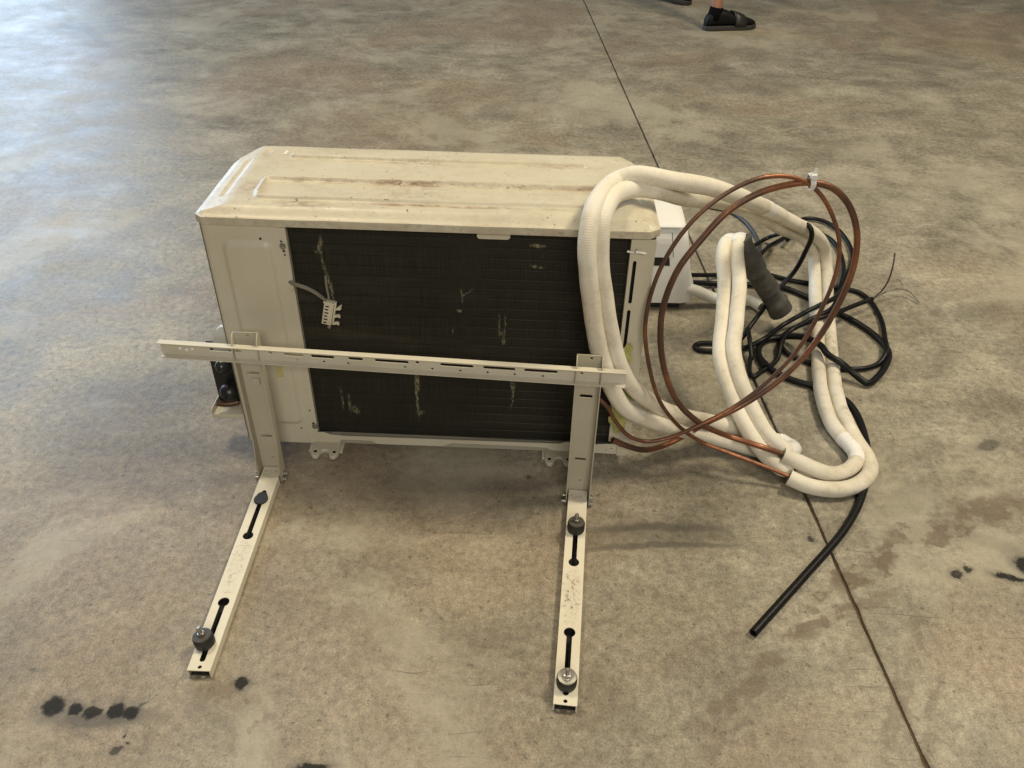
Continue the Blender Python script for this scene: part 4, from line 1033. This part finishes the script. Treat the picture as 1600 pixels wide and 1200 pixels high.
# ------------------------------------------------------------------ person walking by: only lower legs reach into view
def person():
    heel, toe = Vector(DATA['foot'][0]), Vector(DATA['foot'][1])
    d = (toe - heel).normalized(); ang = math.atan2(d.y, d.x)
    t = thing('person', 'person walking past in black slip-on shoes and black socks, bare ankle showing', 'person', heel)
    M_skin = simple('skin', (0.33, 0.165, 0.105), 0.55, var=0.12, scale=25)
    M_shoe = simple('black_shoe_leather', (0.006, 0.006, 0.006), 0.55, var=0.2, scale=60, bump=0.3, spec=0.2)
    M_sock = simple('black_sock_knit', (0.004, 0.004, 0.005), 0.9, var=0.2, scale=200, spec=0.1)
    M_sole = simple('grey_rubber_sole', (0.036, 0.034, 0.032), 0.7, var=0.2, scale=60)
    M_short = simple('dark_shorts', (0.02, 0.022, 0.03), 0.85, var=0.2, scale=50)
    L = 0.305
    def shoe(frame):
        # sections along the shoe: position, half width, bottom, top
        sec = [(0.000, .020, .022, .050), (.012, .032, .022, .085), (.050, .037, .022, .104), (.095, .038, .022, .108), (.130, .040, .022, .098), (.170, .045, .022, .080), (.215, .049, .022, .066), (.255, .046, .022, .056), (.285, .034, .023, .046), (.302, .016, .024, .036)]
        bm = bmesh.new(); rows = []
        for (x, w, z0, z1) in sec:
            row = []
            for k in range(16):
                a = 2 * math.pi * k / 16
                cx, sx = math.cos(a), math.sin(a)
                yy = w * math.copysign(abs(cx) ** .8, cx); zz = (z0 + z1) / 2 + (z1 - z0) / 2 * math.copysign(abs(sx) ** .8, sx)
                row.append(bm.verts.new(frame @ Vector((x, yy, zz))))
            rows.append(row)
        for a, b2 in zip(rows, rows[1:]):
            for k in range(16): bm.faces.new((a[k], a[(k + 1) % 16], b2[(k + 1) % 16], b2[k]))
        bm.faces.new(rows[0]); bm.faces.new(rows[-1])
        u = from_bm('shoe', bm, M_shoe, t, smooth=True)
        md = u.modifiers.new('round', 'SUBSURF'); md.levels = 1; md.render_levels = 2
        out = []
        half = [(0.0, .016), (.006, .028), (.03, .037), (.07, .040), (.12, .040), (.17, .046), (.22, .051), (.26, .048), (.29, .035), (.305, .016)]
        lp = [(x, -w) for x, w in half] + [(x, w) for x, w in reversed(half)]
        plate('sole', [lp], .024, M_sole, u, frame @ Matrix.Translation((0, 0, .0125)), bevel=.003)
        # strap across the instep
        bm = bmesh.new(); rows = []
        for x in (.150, .180, .215):
            w = .047 + (x - .15) * .08; h = .094 - (x - .15) * .30
            rows.append([bm.verts.new(frame @ Vector((x + .012 * abs(math.cos(a)), w * math.copysign(abs(math.cos(a)) ** .8, math.cos(a)), .024 + (h - .024) * abs(math.sin(a)) ** .85))) for a in [math.pi * i / 14 for i in range(15)]])
        for a, b2 in zip(rows, rows[1:]):
            for k in range(14): bm.faces.new((a[k], a[k + 1], b2[k + 1], b2[k]))
        st = from_bm('strap', bm, simple('strap_leather', (0.028, 0.027, 0.026), 0.38, var=0.2, scale=60, bump=0.4), u, smooth=True)
        md = st.modifiers.new('thickness', 'SOLIDIFY'); md.thickness = .004; md.offset = 1
        # sock collar round the ankle
        bm = bmesh.new()
        add_lathe(bm, [(.040, -.045), (.038, -.01), (.0365, .012), (.036, .018), (.033, .018)], 20, frame @ Matrix.Translation((.058, 0, .098)) @ Matrix.Rotation(R(8), 4, 'Y'))
        from_bm('sock', bm, M_sock, u, smooth=True)
    f1 = Matrix.Rotation(ang, 4, 'Z')
    shoe(f1)
    h2, t2 = Vector(DATA['foot2'][0]) - heel, Vector(DATA['foot2'][1]) - heel
    d2 = (t2 - h2).normalized(); a2 = math.atan2(d2.y, d2.x)
    base2 = t2 - Vector((math.cos(a2), math.sin(a2), 0)) * 0.30
    f2 = Matrix.Translation(t2 + Vector((0, 0, .001))) @ Matrix.Rotation(a2, 4, 'Z') @ Matrix.Rotation(R(9), 4, 'Y') @ Matrix.Translation((-0.300, 0, 0))
    shoe(f2)
    # legs up to the hips as one continuous skin
    A1, A2 = f1 @ Vector((.058, 0, .10)), f2 @ Vector((.058, 0, .10))
    hip = (A1 + A2) / 2; hip.z = 0.92
    side = Vector((-math.sin(ang), math.cos(ang), 0))
    fw = Vector((math.cos(ang), math.sin(ang), 0))
    s1 = -1 if (A1 - A2).dot(side) < 0 else 1
    H1, H2 = hip + side * .09 * s1, hip - side * .09 * s1
    K1 = (A1 + H1) / 2 + fw * .05; K2 = (A2 + H2) / 2 + fw * .09
    def leg_pts(A, K, H): return [A - Vector((0, 0, .03)), A + (K - A) * .12, A + (K - A) * .35, A + (K - A) * .68, K, K + (H - K) * .45, H]
    rad = [.034, .033, .043, .056, .055, .072, .085]
    vs, es, rr = [], [], []
    root = hip + Vector((0, 0, .06)); vs.append(root); rr.append(.13)
    for A, K, H in ((A1, K1, H1), (A2, K2, H2)):
        prev = 0
        for p, q in reversed(list(zip(leg_pts(A, K, H), rad))):
            vs.append(p); rr.append(q); es.append((prev, len(vs) - 1)); prev = len(vs) - 1
    me = bpy.data.meshes.new('body'); me.from_pydata(vs, es, [])
    o = link('body', me, M_skin, t)
    sk = o.modifiers.new('skin', 'SKIN'); sk.use_smooth_shade = True
    for i, q in enumerate(me.skin_vertices[0].data): q.radius = (rr[i], rr[i]); q.use_root = (i == 0)
    o.modifiers.new('smooth', 'SUBSURF').levels = 2
    me2 = bpy.data.meshes.new('shorts')
    v2 = [root + Vector((0, 0, .08)), root]; r2 = [.155, .16]; e2 = [(0, 1)]
    for K, H in ((K1, H1), (K2, H2)):
        v2.append(H); r2.append(.112); e2.append((1, len(v2) - 1)); v2.append(K + (H - K) * .25); r2.append(.100); e2.append((len(v2) - 2, len(v2) - 1))
    me2.from_pydata(v2, e2, [])
    o2 = link('shorts', me2, M_short, t)
    sk = o2.modifiers.new('skin', 'SKIN'); sk.use_smooth_shade = True
    for i, q in enumerate(me2.skin_vertices[0].data): q.radius = (r2[i], r2[i]); q.use_root = (i == 1)
    o2.modifiers.new('smooth', 'SUBSURF').levels = 2
person()
